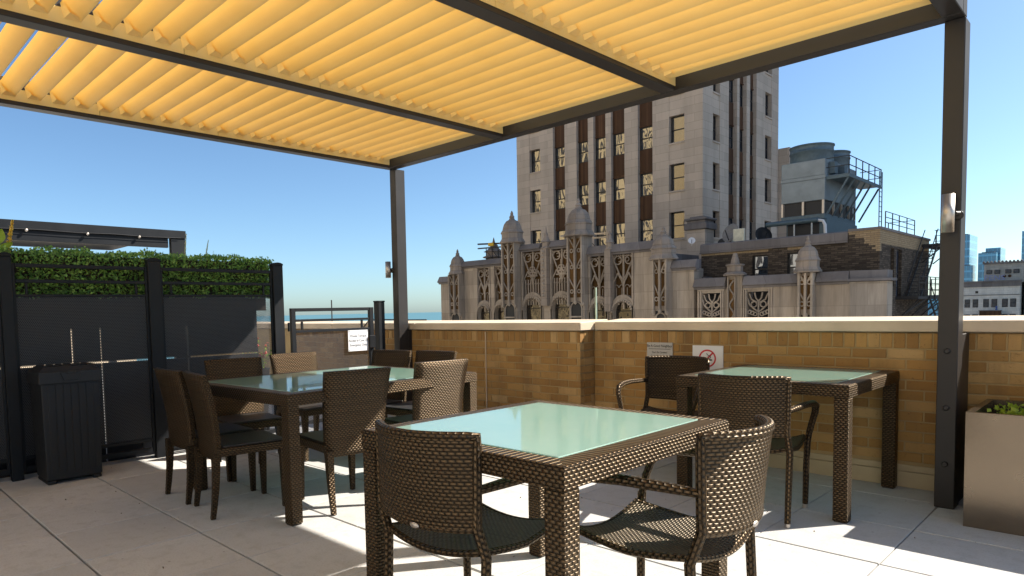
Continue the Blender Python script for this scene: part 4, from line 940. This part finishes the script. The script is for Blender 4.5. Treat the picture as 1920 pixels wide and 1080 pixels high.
# slender pinnacles
for x, z0, z1, r_, y in ((-29.9, 5.5, 7.1, 0.38, G-0.25), (-24.68, 5.0, 6.25, 0.32, G-0.2), (-37.2, 5.5, 7.15, 0.85, G+2.2)):
    m_ = MB(); m_.box(x-r_*0.7, x+r_*0.7, y-0.15, y+0.6, z0-4.0 if r_ < .5 else z0-2, z0)
    m_.lathe((x, y+.2, z0), [(r_, 0), (r_*1.1, .08), (r_*.75, .2), (r_*.78, .45), (r_*1.0, .5), (r_*.7, .62), (r_*.35, .9), (r_*.42, 1.0), (r_*.15, 1.2), (0.02, z1-z0)], 8, smooth=False); m_.build('pinnacle', M['terra2'], gb)
m_ = MB()
for k in range(12): m_.lathe((-29.92, G-0.42, 2.1+k*0.28), [(0.05, 0), (0.13, 0.1), (0.05, 0.22)], 6, smooth=False)
m_.build('carved_strip', M['terra'], gb)
# low right section
wr = [(-18.7, -18.42), (-17.25, -16.85), (-16.0, -15.78), (-14.56, -12.95), (-12.2, -10.6)]
for a, b in wr: wallbox(a, b, 2.3)
for a, b in ((-18.42, -17.25), (-15.78, -14.56)):
    m_ = MB(); m_.box(a+.002, b-.002, G+0.02, G+.6, 1.98, 2.3); m_.box(a+.002, b-.002, G+.02, G+.6, -60, 0.55); m_.build('wall', M['terra'], gb)
    m_ = MB(); m_.box(a, b, G+0.9, G+1.0, 0.5, 2.0); m_.build('recess_panel', M['iron'], gb)
    t = MB(); cx = (a+b)/2; hw = (b-a)/2; z0, z1 = 0.55, 1.98
    for xx in (a-0.14, a-0.02, b+0.02, b+0.14): t.box(xx-0.035, xx+0.035, G-0.10, G+0.2, 0.3, z1+0.12)
    t.box(a-.2, b+.2, G-.08, G+.2, z1+0.121, z1+0.2)
    rib(t, [(cx, z0), (cx, z1-0.45)], 0.055, G+0.1)
    for s_ in (-1, 1):
        rib(t, [(cx, z0+0.3), (cx+s_*hw*.35, z0+0.45), (cx+s_*hw*.8, z0+0.7), (cx+s_*hw, z1-0.35)], 0.05, G+0.1)
        rib(t, [(cx, z1-0.55), (cx+s_*hw*.25, z1-0.35), (cx+s_*hw*.35, z1-0.05)], 0.045, G+0.1)
        rib(t, [(cx+s_*hw*.1, z1-.6), (cx+s_*hw*.6, z1-.45), (cx+s_*hw*.85, z1-.1)], 0.045, G+.1)
        rib(t, arc(cx+s_*hw*.42, z0+0.72, hw*.26, 0, 360, 10), 0.04, G+.1)
        for q in range(3): rib(t, arc(cx+s_*hw*(.3+.25*q), z0+0.18+.06*q, hw*.17, 0, 360, 8), 0.04, G+.1)
    t.build('tracery', M['terra'], gb)
# twisted buttress
m_ = MB(); m_.box(-16.85, -16.0, G-0.10, G+1, -6, 2.92); m_.build('buttress', M['terra'], gb)
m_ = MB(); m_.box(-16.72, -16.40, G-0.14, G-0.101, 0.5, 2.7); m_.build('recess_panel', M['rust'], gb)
m_ = MB(); rib(m_, [(-16.56+0.13*math.sin(k*0.75), 0.5+k*0.12) for k in range(19)], 0.05, G-0.17); m_.box(-16.80, -16.73, G-.24, G-.101, .3, 2.85); m_.box(-16.40, -16.33, G-.24, G-.101, .3, 2.85); m_.build('lattice_tracery', M['terra'], gb)
m_ = MB(); m_.lathe((-16.45, G-0.0, 2.93), [(0.62, 0), (0.62, .08), (.40, .22), (.42, .24), (.42, .5), (.50, .55), (.50, .62), (.24, .66), (.22, .8), (.10, 1.25)], 8, smooth=False, ph=PI/8); m_.build('pinnacle', M['terra2'], gb)
lattice(-12.95, -12.2, 0.95, 2.85, G-0.5, n=2); dome(-12.58, 2.87, 4.8, 0.66, G-0.1)
for a, b in ((-18.85, -16.95), (-15.95, -13.05), (-12.15, -10.65)): cop(a, b, 2.3, 2.86)
# chamfered end
m_ = MB(); m_.prism([(-10.6, G), (-9.2, G+0.9), (-9.2, G+1.9), (-10.6, G+1.9)], 'z', -60, 2.3); m_.build('wall', M['terra'], gb)
m_ = MB(); m_.prism([(-10.65, G-0.22), (-9.0, G+0.8), (-9.0, G+1.9), (-10.65, G+1.9)], 'z', 2.32, 2.45); m_.prism([(-10.62, G-0.05), (-9.2, G+0.92), (-9.2, G+1.9), (-10.62, G+1.9)], 'z', 2.451, 2.86); m_.build('coping', M['slate'], gb)
m_ = MB(); m_.box(-18.7, -10.6, G+1.2, G+1.95, -60, 2.5); m_.build('roof_mass', M['slate'], gb)

# ------------------------------------------------------------------ dark brick penthouse
db = root('brick_penthouse', (-14.6, 45, -10), 'blackened brick rooftop block with pale repaired corner and stone coping', 'building')
bx0, bx1, by0, by1, bt = -19.42, -9.82, 40.0, 51.0, 4.85
wz = [(-16.30, -15.40), (-14.35, -13.50)]; z0w, z1w = 2.5, 4.12
m_ = MB()
for a, b in ((bx0, wz[0][0]), (wz[0][1], wz[1][0]), (wz[1][1], bx1)): m_.box(a, b, by0, by0+.5, -10, 5.0)
for a, b in wz: m_.box(a+.002, b-.002, by0+.002, by0+.5, -10, z0w); m_.box(a+.002, b-.002, by0+.002, by0+.5, z1w, 4.998)
m_.box(bx0, bx1-.51, by0+.501, by1, -10, 4.99)
m_.build('wall', M['dbrick'], db)
m_ = MB(); sw = [(42.07, 42.82), (43.35, 44.4)]
for a, b in ((by0+.501, sw[0][0]), (sw[0][1], sw[1][0]), (sw[1][1], by1)): m_.box(bx1-.5, bx1, a, b, -10, 4.998)
m_.box(bx1-.5, bx1-.002, sw[0][0], sw[0][1], -10, 1.9); m_.box(bx1-.5, bx1-.002, sw[0][0], sw[0][1], 4.15, 4.99); m_.box(bx1-.5, bx1-.002, sw[1][0], sw[1][1], -10, 1.45); m_.box(bx1-.5, bx1-.002, sw[1][0], sw[1][1], 4.15, 4.99)
m_.build('wall', M['dbrick'], db)
for i, (a, b) in enumerate(wz):
    f_ = MB(); p_ = MB(); window(f_, p_, a+.01, b-.01, z0w+.01, z1w-.01, by0, 0.2); wo = f_.build('window', M['frame'], db); p_.build('pane', M['win' if i else 'winb'], wo)
for i, (a, b) in enumerate(sw):
    f_ = MB(); p_ = MB(); window(f_, p_, a+.01, b-.01, 1.92 if i == 0 else 1.47, 4.14, bx1, 0.2, 'x'); wo = f_.build('window', M['frame'], db); p_.build('pane', m_simple('blue_door_paint', (0.05, 0.10, 0.20), 0.4) if i else M['winb'], wo)
m_ = MB(); k = 0; x = bx0-.05
while x < -11.5:
    m_.prism([(by0-.10, 4.55), (by0-.04, 4.98), (by0+.1, 5.05), (by0+.1, 4.55)], 'x', x+.006, min(x+1.05, -11.3)); x += 1.05
m_.box(bx0-.05, -11.3, by0-.14, by0-.002, 4.44, 4.535); m_.build('coping', M['slate'], db)
m_ = MB(); m_.box(-11.29, bx1+.06, by0-.05, by0+.3, 5.0, 5.13); m_.box(bx1-.3, bx1+.06, by0+.301, by1+.05, 5.0, 5.13); m_.build('parapet_cap', M['slate'], db)
m_ = MB(); m_.box(bx1+.002, bx1+.30, 41.2, 41.9, -10, 1.95); m_.box(bx1+.001, bx1+.33, 41.15, 41.95, 1.951, 2.05); m_.build('brick_pilaster', M['dbrick'], db)
# fire escape
fe = root('fire_escape', (-9.2, 47, 0), 'black iron fire escape with stairs and two landings on the brick block', 'fire escape')
for (xa, xb, ya, yb, z) in ((-9.80, -8.75, 43.2, 51.2, 1.50), (-9.80, -8.75, 49.0, 52.3, 4.65)):
    m_ = MB()
    for k in range(int((yb-ya)/0.25)): m_.box(xa, xb, ya+k*.25, ya+k*.25+.17, z, z+0.03)
    m_.box(xa, xa+.06, ya, yb, z-.14, z-.002); m_.box(xb-.06, xb, ya, yb, z-.14, z-.002); m_.box(xa, xb, ya-.05, ya-.001, z-.14, z+.03); m_.box(xa, xb, yb+.001, yb+.05, z-.14, z+.03)
    pf = m_.build('landing', M['iron'], fe)
    r_ = MB(); n = int((yb-ya)/1.3)
    for k in range(n+1): yy = ya+(yb-ya)*k/n; r_.bar((xb, yy, z), (xb, yy, z+1.1), 0.05)
    for h in (.4, .75, 1.1): r_.bar((xb, ya, z+h), (xb, yb, z+h), 0.035); r_.bar((xa, yb, z+h), (xb, yb, z+h), 0.035)
    r_.bar((xa+.1, yb, z), (xa+.1, yb, z+1.1), .05); r_.build('railing', M['iron'], pf)
def stair(y0, z0, y1, z1, xa, xb):
    m_ = MB(); L = 14
    for xx in (xa, xb): m_.bar((xx, y0, z0), (xx, y1, z1), 0.05, 0.16); m_.bar((xx, y0, z0+.9), (xx, y1, z1+.9), 0.04)
    for k in range(1, L): t = k/L; yy = y0+(y1-y0)*t; zz = z0+(z1-z0)*t; m_.box(xa+.03, xb-.03, yy-.12, yy+.12, zz-.015, zz+.015)
    for k in range(0, L+1, 3): t = k/L; yy = y0+(y1-y0)*t; zz = z0+(z1-z0)*t; m_.bar((xb, yy, zz), (xb, yy, zz+.9), .03)
    m_.build('stair_flight', M['iron'], fe)
stair(45.2, 1.5, 49.2, 4.66, -9.7, -9.05); stair(51.0, 4.66, 49.5, 1.5, -8.70, -8.2); stair(49.5, -1.2, 45.5, 1.45, -8.70, -8.2)
m_ = MB()
for yy in (43.6, 46, 48.5, 51): m_.bar((-9.8, yy, .2), (-8.8, yy, 1.38), .06); m_.bar((-9.8, yy, 0.3), (-8.8, yy+1.6, 1.38), .05)
for yy in (49.2, 52): m_.bar((-9.8, yy, 3.6), (-8.8, yy, 4.5), .06)
m_.bar((-8.78, 51.2, -6), (-8.78, 51.2, 1.4), .09); m_.bar((-8.3, 50.4, -6), (-8.3, 50.4, 1.4), .06)
for z in (-.6, .1, .8): m_.bar((-8.78, 51.2, z), (-8.3, 50.4, z), .03)
m_.build('brace', M['iron'], fe)
# roof railing
rr = root('roof_railing', (-9.9, 44, 5.1), 'thin black guard rail along the brick rooftop edge', 'railing')
m_ = MB()
for yy in (41.5, 42.9, 44.3, 46.0, 47.8): m_.bar((-9.95, yy, 5.13), (-9.95, yy, 6.05), .045)
for h in (.35, .62, .92): m_.bar((-9.95, 41.5, 5.13+h), (-9.95, 47.8, 5.13+h), .03)
m_.bar((-9.95, 47.8, 6.05), (-11.3, 47.8, 6.05), .03); m_.bar((-11.3, 47.8, 5), (-11.3, 47.8, 6.05), .045); m_.build('rail_frame', M['iron'], rr)

# ------------------------------------------------------------------ cooling tower
ct = root('cooling_tower', (-15, 47, 5), 'large blue grey rooftop cooling tower with two round fan stacks', 'cooling tower')
cx0, cx1, cy0, cy1 = -16.18, -13.69, 44.0, 50.0
m_ = MB(); m_.box(cx0, cx1, cy0, cy1, 7.43, 8.70); m_.build('casing', M['galv'], ct, bevel=.02)
m_ = MB(); m_.box(cx0-.02, cx1+.02, cy0-.02, cy1+.02, 8.705, 8.90); m_.build('joint_band', M['galv'], ct)
m_ = MB(); m_.box(cx0, cx1, cy0, cy1, 8.905, 9.85); m_.build('fan_deck', M['galv'], ct, bevel=.02)
m_ = MB(); m_.box(cx0+.15, cx1-.12, cy0+.12, cy1-.15, 6.62, 7.425); m_.build('intake_louver', M['iron'], ct)
for xx, yy in ((cx0, cy0), ((cx0+cx1)/2-.04, cy0), (cx1-.16, cy0), (cx1-.10, cy0+1.6), (cx1-.10, cy0+3.1), (cx1-.10, cy0+4.6), (cx1-.12, cy1-.12)):
    m_ = MB(); m_.box(xx, xx+.12, yy, yy+.12, 6.62, 7.428); m_.build('corner_column', M['steel'], ct)
m_ = MB(); m_.box(cx0, cx1, cy0, cy1, 6.30, 6.615); m_.box(cx0+.3, cx1+.1, cy0+.05, cy1, 5.3, 6.29); m_.build('basin', M['bluegrey'], ct, bevel=.02)
m_ = MB(); m_.box(cx0+.4, cx1-.3, cy0+.0, cy0+.04, 5.35, 6.2); m_.build('painted_gap_shade', M['iron'], ct)  # dark sheet in place of a shaded gap under the basin rim
for yy, R in ((45.45, 1.20), (48.55, 1.20)):
    m_ = MB(); m_.lathe((-14.92, yy, 9.855), [(R, 0), (R, .62), (R+.05, .64), (R+.05, .70), (R, .72), (R+.01, 1.0), (R+.06, 1.02), (R+.06, 1.08), (R-.04, 1.08), (R-.04, .2)], 36); m_.build('fan_stack', M['bluegrey'], ct)
m_ = MB(); m_.tube([(cx0-.75, cy0-.35, 6.22), (cx1-.25, cy0-.35, 6.22)], .15, 14); pi_ = m_.build('header_pipe', M['bluegrey'], ct)
for xx in (cx0+.9, cx1-.6):
    m_ = MB(); m_.tube([(xx, cy0-.35, 6.1), (xx, cy0-.35, 5.35)], .055, 8); m_.build('pipe_leg', M['steel'], pi_)
m_ = MB(); m_.tube([(cx1-.25, cy0-.3, 6.2), (cx1, cy0-.3, 6.15), (cx1+.1, cy0-.25, 5.9), (cx1+.12, cy0-.2, 5.2)], .09, 10); m_.build('elbow_pipe', M['white'], ct)
m_ = MB(); m_.box(cx1+.001, cx1+1.25, 44.2, 50.8, 8.72, 8.80); m_.box(cx1+1.20, cx1+1.26, 44.2, 50.8, 8.60, 8.715); m_.box(cx1, cx1+1.25, 44.14, 44.199, 8.60, 8.80); pf = m_.build('service_platform', M['bluegrey'], ct)
m_ = MB()
for yy in (44.2, 45.5, 46.8, 48.1, 49.4, 50.8): m_.bar((cx1+1.22, yy, 8.8), (cx1+1.22, yy, 9.85), .05)
for h in (.5, 1.03): m_.bar((cx1+1.22, 44.2, 8.8+h), (cx1+1.22, 50.8, 8.8+h), .04); m_.bar((cx1, 50.8, 8.8+h), (cx1+1.22, 50.8, 8.8+h), .04); m_.bar((cx1, 44.2, 8.8+h), (cx1+1.22, 44.2, 8.8+h), .04)
m_.build('railing', M['iron'], pf)
for yy in (44.3, 45.4, 46.5, 47.6, 48.8, 50.6):
    m_ = MB(); m_.bar((cx1+1.15, yy, 8.6), (cx1+.02, yy, 6.55), .09); m_.build('strut', M['bluegrey'], ct)
m_ = MB()
for yy in (50.4, 51.0): m_.bar((-12.45, yy, 5.0), (-12.45, yy, 9.7), .05)
for k in range(14): m_.bar((-12.45, 50.4, 5.2+k*.32), (-12.45, 51.0, 5.2+k*.32), .03)
m_.build('ladder', M['bluegrey'], ct)
for yy in (44.6, 46.4):
    m_ = MB(); m_.box(cx1+.001, cx1+.35, yy, yy+.5, 9.0, 9.7); m_.build('motor_box', M['bluegrey'], ct, bevel=.02)
# rooftop kit
M['dishgrey'] = m_simple('dull_grey_paint', (0.22, 0.21, 0.20), 0.7)
def dish(x, y, z, R, label, mat='dishgrey', az=-150):
    r = root('satellite_dish', (x, y, z), label, 'satellite dish', 'satellite dishes on the old rooftops'); d = Vector((math.cos(math.radians(az)), math.sin(math.radians(az)), 0.35)).normalized()
    m_ = MB(); q = d.to_track_quat('Z', 'Y'); m_.lathe((0, 0, 0), [(0.001, 0), (R*.5, R*.06), (R*.85, R*.18), (R, R*.27), (R*.98, R*.29), (R*.5, R*.09), (0.001, R*.03)], 20)
    c = Vector((x, y, z+R*1.1)); m_.v = [tuple(c+q @ Vector(p)) for p in m_.v]; m_.build('reflector', M[mat], r)
    m_ = MB(); m_.tube([(x, y, z-R*.3), (x, y, z+R)], R*.05+.02, 8); m_.build('mast', M['steel'], r)
    m_ = MB(); m_.tube([tuple(c+q @ Vector((0, -R*.8, R*.2))), tuple(c+d*R*1.0)], R*.03+.01, 6); m_.build('feed_arm', M['iron'], r)
dish(-18.6, 42.5, 5.1, .62, 'large grey satellite dish on the brick block roof behind the pale box', az=-110)
dish(-20.2, 40.3, 5.1, .22, 'small white satellite dish in front of the dark capped pier', 'white', az=-60)
dish(-17.3, 44.0, 5.0, .55, 'dark satellite dish lying low beside the cooling tower pipes', 'iron', az=-40)
dish(-19.3, 42.6, 5.0, .26, 'small dark satellite dish next to the tower corner window', 'iron', az=-100)
m_ = MB(); m_.box(-18.15, -17.45, 41.6, 41.75, 5.12, 5.95); tag(m_.build('flat_antenna', m_simple('cream_panel', (0.62, 0.60, 0.48), .5), bevel=.03), 'flat cream rooftop panel in front of the large satellite dish', 'antenna')
def rig(x0, x1, y, z, label, yel=False):
    r = root('window_washing_rig', (x0, y, z-1), label, 'rig', 'roof rigs behind the gothic parapet'); m_ = MB(); m_.bar((x0, y, z+.3), (x1, y, z+.1), .14, .12); m_.bar((x0, y, z-.05), (x1, y, z-.15), .12, .1); m_.build('outrigger_beam', M['iron'] if yel else M['steel'], r)
    m_ = MB(); n = 4
    for k in range(n): xx = x0+.9+k*(x1-x0-1)/n; m_.bar((xx, y, z-.1), (xx, y, z-1.2), .05); m_.bar((xx, y, z-.3), (xx+.7, y, z-1.0), .035)
    m_.build('stand', M['iron'], r)
    if yel: m_ = MB(); m_.box(x1-2.3, x1-1.75, y-.2, y-.08, z+.02, z+.28); m_.build('yellow_marker', M['yel'], r)
M['yel'] = m_simple('yellow_paint', (0.65, 0.42, 0.02), .5)
rig(-38.2, -34.6, 39.6, 6.35, 'dark roof rig with a yellow marker among the leftmost pinnacles', True)
rig(-30.6, -26.2, 40.6, 6.35, 'pale metal roof rig behind the tallest domed pinnacle')
# ------------------------------------------------------------------ distant right: grey apartment block, glass towers
fb = root('grey_loft_building', (-18, 153, -60), 'pale grey loft building with graffiti on its upper storey beside the pergola post', 'building')
M['pale'] = m_stone('pale_painted_brick', (0.80, 0.76, 0.70), 0.08, dirt=0.3, bw=1.2, bh=.4); M['pale2'] = m_stone('grey_painted_brick', (0.50, 0.47, 0.43), 0.1, dirt=0.3, bw=1.2, bh=.4)
m_ = MB(); m_.box(-27, -15.8, 150, 165, -60, 4.2); m_.build('lower_wall', M['pale'], fb)
m_ = MB(); m_.box(-20.95, -15.5, 151.5, 163, 4.2, 7.5); m_.build('upper_wall', M['pale2'], fb)
m_ = MB(); m_.box(-27.1, -15.6, 149.8, 150.0, 3.5, 4.3); m_.box(-27.2, -15.5, 149.6, 150, 4.301, 4.55); m_.box(-27, -15.7, 149.9, 149.99, 2.0, 2.1); m_.build('cornice', M['slate'], fb)
m_ = MB(); m_.box(-21.15, -15.5, 151.2, 151.5, 7.5, 7.8)
for k in range(11): m_.lathe((-21.0+k*.52, 151.3, 7.8), [(.2, 0), (.18, .12), (.08, .24), (0.01, .28)], 8)
m_.build('tiled_eave', M['slate'], fb)
for x in (-20.6, -19.5, -18.0, -16.9):
    m_ = MB(); m_.box(x, x+.8, 151.38, 151.49, 5.75, 6.45); wo = m_.build('window', M['frame'], fb); p_ = MB(); p_.box(x+.08, x+.72, 151.36, 151.375, 5.82, 6.38); p_.build('pane', M['winb'], wo)
for z0, z1 in ((-.1, 1.35), (-3.2, -1.35)):
    for x in (-24.8, -23.4, -22.25, -20.75, -19.6, -18.15, -17.05):
        m_ = MB(); m_.box(x, x+.78, 149.93, 149.99, z0, z1); wo = m_.build('window', M['frame'], fb); p_ = MB(); p_.box(x+.08, x+.70, 149.91, 149.925, z0+.08, (z0+z1)/2-.03); p_.box(x+.08, x+.70, 149.91, 149.925, (z0+z1)/2+.03, z1-.08); p_.build('pane', M['win'], wo)
m_ = MB(); m_.box(-21.9, -21.5, 149.95, 149.99, 2.4, 2.8); m_.build('vent', M['frame'], fb)
M['graf'] = m_simple('lilac_spray_paint', (0.33, 0.36, 0.60), .6)

text('FENS', 1.25, (-19.45, 151.44, 5.05), M['graf'], 'graffiti', fb, RY @ Matrix.Identity(4), squash=1.05)
for q, (xx, rr_) in enumerate(((-18.1, .25), (-17.4, .25))):
    m_ = MB(); m_.lathe((0, 0, 0), [(rr_, 0), (rr_, .05)], 14); m_.v = [(xx+p[0], 151.49-p[2], 5.3+p[1]) for p in m_.v]; m_.build('round_vent', M['span'], fb)
ob = root('office_slab', (17, 116, -60), 'tall dark office slab beyond the street that keeps the old buildings in shade', 'building')
m_ = MB(); m_.box(-7.5, 42, 110, 122, -60, 112); m_.build('facade', M['bluegrey'], ob)
m_ = MB(); m_.box(-7.6, 42.1, 109.9, 122.1, 112.001, 113.5); m_.build('parapet', M['slate'], ob)
dk = root('rooftop_bulkhead', (-19.8, 147, -60), 'brown rooftop bulkhead in front of the pale loft windows', 'bulkhead')
m_ = MB(); m_.box(-21.0, -18.1, 148, 149.2, -30, -.72); m_.build('wall', M['span'], dk); m_ = MB(); m_.box(-21.1, -18.0, 147.9, 149.25, -.719, -.6); m_.build('roof', M['slate'], dk)
wt = MB(); wt.lathe((-18.7, 148.4, -.6), [(.16, 0), (.16, .25), (.10, .3), (.16, .38), (.16, .6), (.02, .75)], 12); tag(wt.build('roof_vent', m_simple('blue_vent', (.05, .1, .3), .4)), 'small blue capped vent on the brown bulkhead', 'vent')
sd = root('teal_office_block', (-13, 155, -60), 'shaded blue grey office block at the edge beside the pale loft building', 'building')
m_ = MB(); m_.box(-15.4, -8, 151.8, 165, -60, 8.2); m_.build('wall', M['bluegrey'], sd)
for z in (-3, -.6, 1.8, 4.2, 6.4):
    m_ = MB(); m_.box(-15.35, -8.1, 151.7, 151.79, z, z+1.3); m_.build('window_band', M['winb'], sd)
def m_curtain(name, c):
    m = NT(name); x, y, z = m.sep(m.pos()); a = m.math('FRACT', m.math('DIVIDE', z, 3.6)); b = m.math('FRACT', m.math('DIVIDE', m.math('ADD', x, y), 1.6))
    ln = m.math('MAXIMUM', m.math('LESS_THAN', a, 0.22), m.math('LESS_THAN', b, 0.12)); cc = m.mix(ln, c, tuple(k*1.7 for k in c)); m.base(cc, 0.25, 0.2, 0.8); return m.mat
M['curt'] = m_curtain('blue_curtain_glass', (0.07, 0.24, 0.36))
def gt(x0, x1, y0, y1, z, label, z2=None):
    r = root('glass_tower', ((x0+x1)/2, (y0+y1)/2, -60), label, 'tower', 'blue glass towers on the skyline'); m_ = MB(); m_.box(x0, x1, y0, y1, -60, z); m_.build('curtain_wall', M['curt'], r)
    if z2: m_ = MB(); m_.box(x0+(x1-x0)*.3, x1+(x1-x0)*.12, y0+5, y1, -60, z2); m_.build('upper_block', M['curt'], r)
    m_ = MB(); m_.box(x0+1, x1-1, y0+2, y1-2, z+.001, z+.5); m_.build('roof', M['slate'], r)
gt(-57.7, -50.9, 400, 420, 23.2, 'stepped blue glass tower above the loft building roofline', 25.6)
gt(-72, -61.0, 400, 420, 32.4, 'tall narrow blue glass tower touching the pergola post')
gt(-66, -59.3, 396, 399, 17.5, 'low blue glass tower right of the pergola post')
gt(-42.0, -30, 400, 420, 32, 'blue glass tower cut by the picture edge')
gt(-84, -72.5, 400, 420, 3.6, 'pale blue glass block glimpsed behind the fire escape')
# buildings behind the camera, mirrored in windows; the wide one is added bounce light
def m_rear(nm, c0): 
    m = NT(nm); x, y, z = m.sep(m.pos()); b = m.math('FRACT', m.math('DIVIDE', x, 2.2)); a = m.math('FRACT', m.math('DIVIDE', z, 3.6))
    wv = m.math('MULTIPLY', m.math('LESS_THAN', b, 0.45), m.math('GREATER_THAN', a, 0.12)); m.base(m.mix(wv, c0, (0.05, 0.045, 0.04)), .8); return m.mat
M['rear'] = m_rear('sunlit_yellow_facade', (0.66, 0.50, 0.27)); M['rear2'] = m_rear('sunlit_pale_facade', (0.58, 0.56, 0.52))
for x0, x1, y0, y1, z, lb in ((-140, -78, -70, -45, 70, 'tall sunlit cream building across the street, mirrored in the old windows'), (-72, -52, -85, -50, 34, 'lower cream building across the street'), (-50, 55, -62, -36, 52, 'wide unseen cream building opposite the terrace, added to bounce sunlight into the shade')):
    r = root('cream_building', ((x0+x1)/2, y1, -60), lb, 'building'); m_ = MB(); m_.box(x0, x1, y0, y1, -60, z); m_.build('facade', M['rear' if x1 < -60 else 'rear2'], r); m_ = MB(); m_.box(x0-.5, x1+.5, y0-.5, y1+.5, z+.001, z+1.5); m_.build('cornice', M['stone'], r)
for o in list(bpy.data.objects):
    if '_w' in o.keys(): del o['_w']
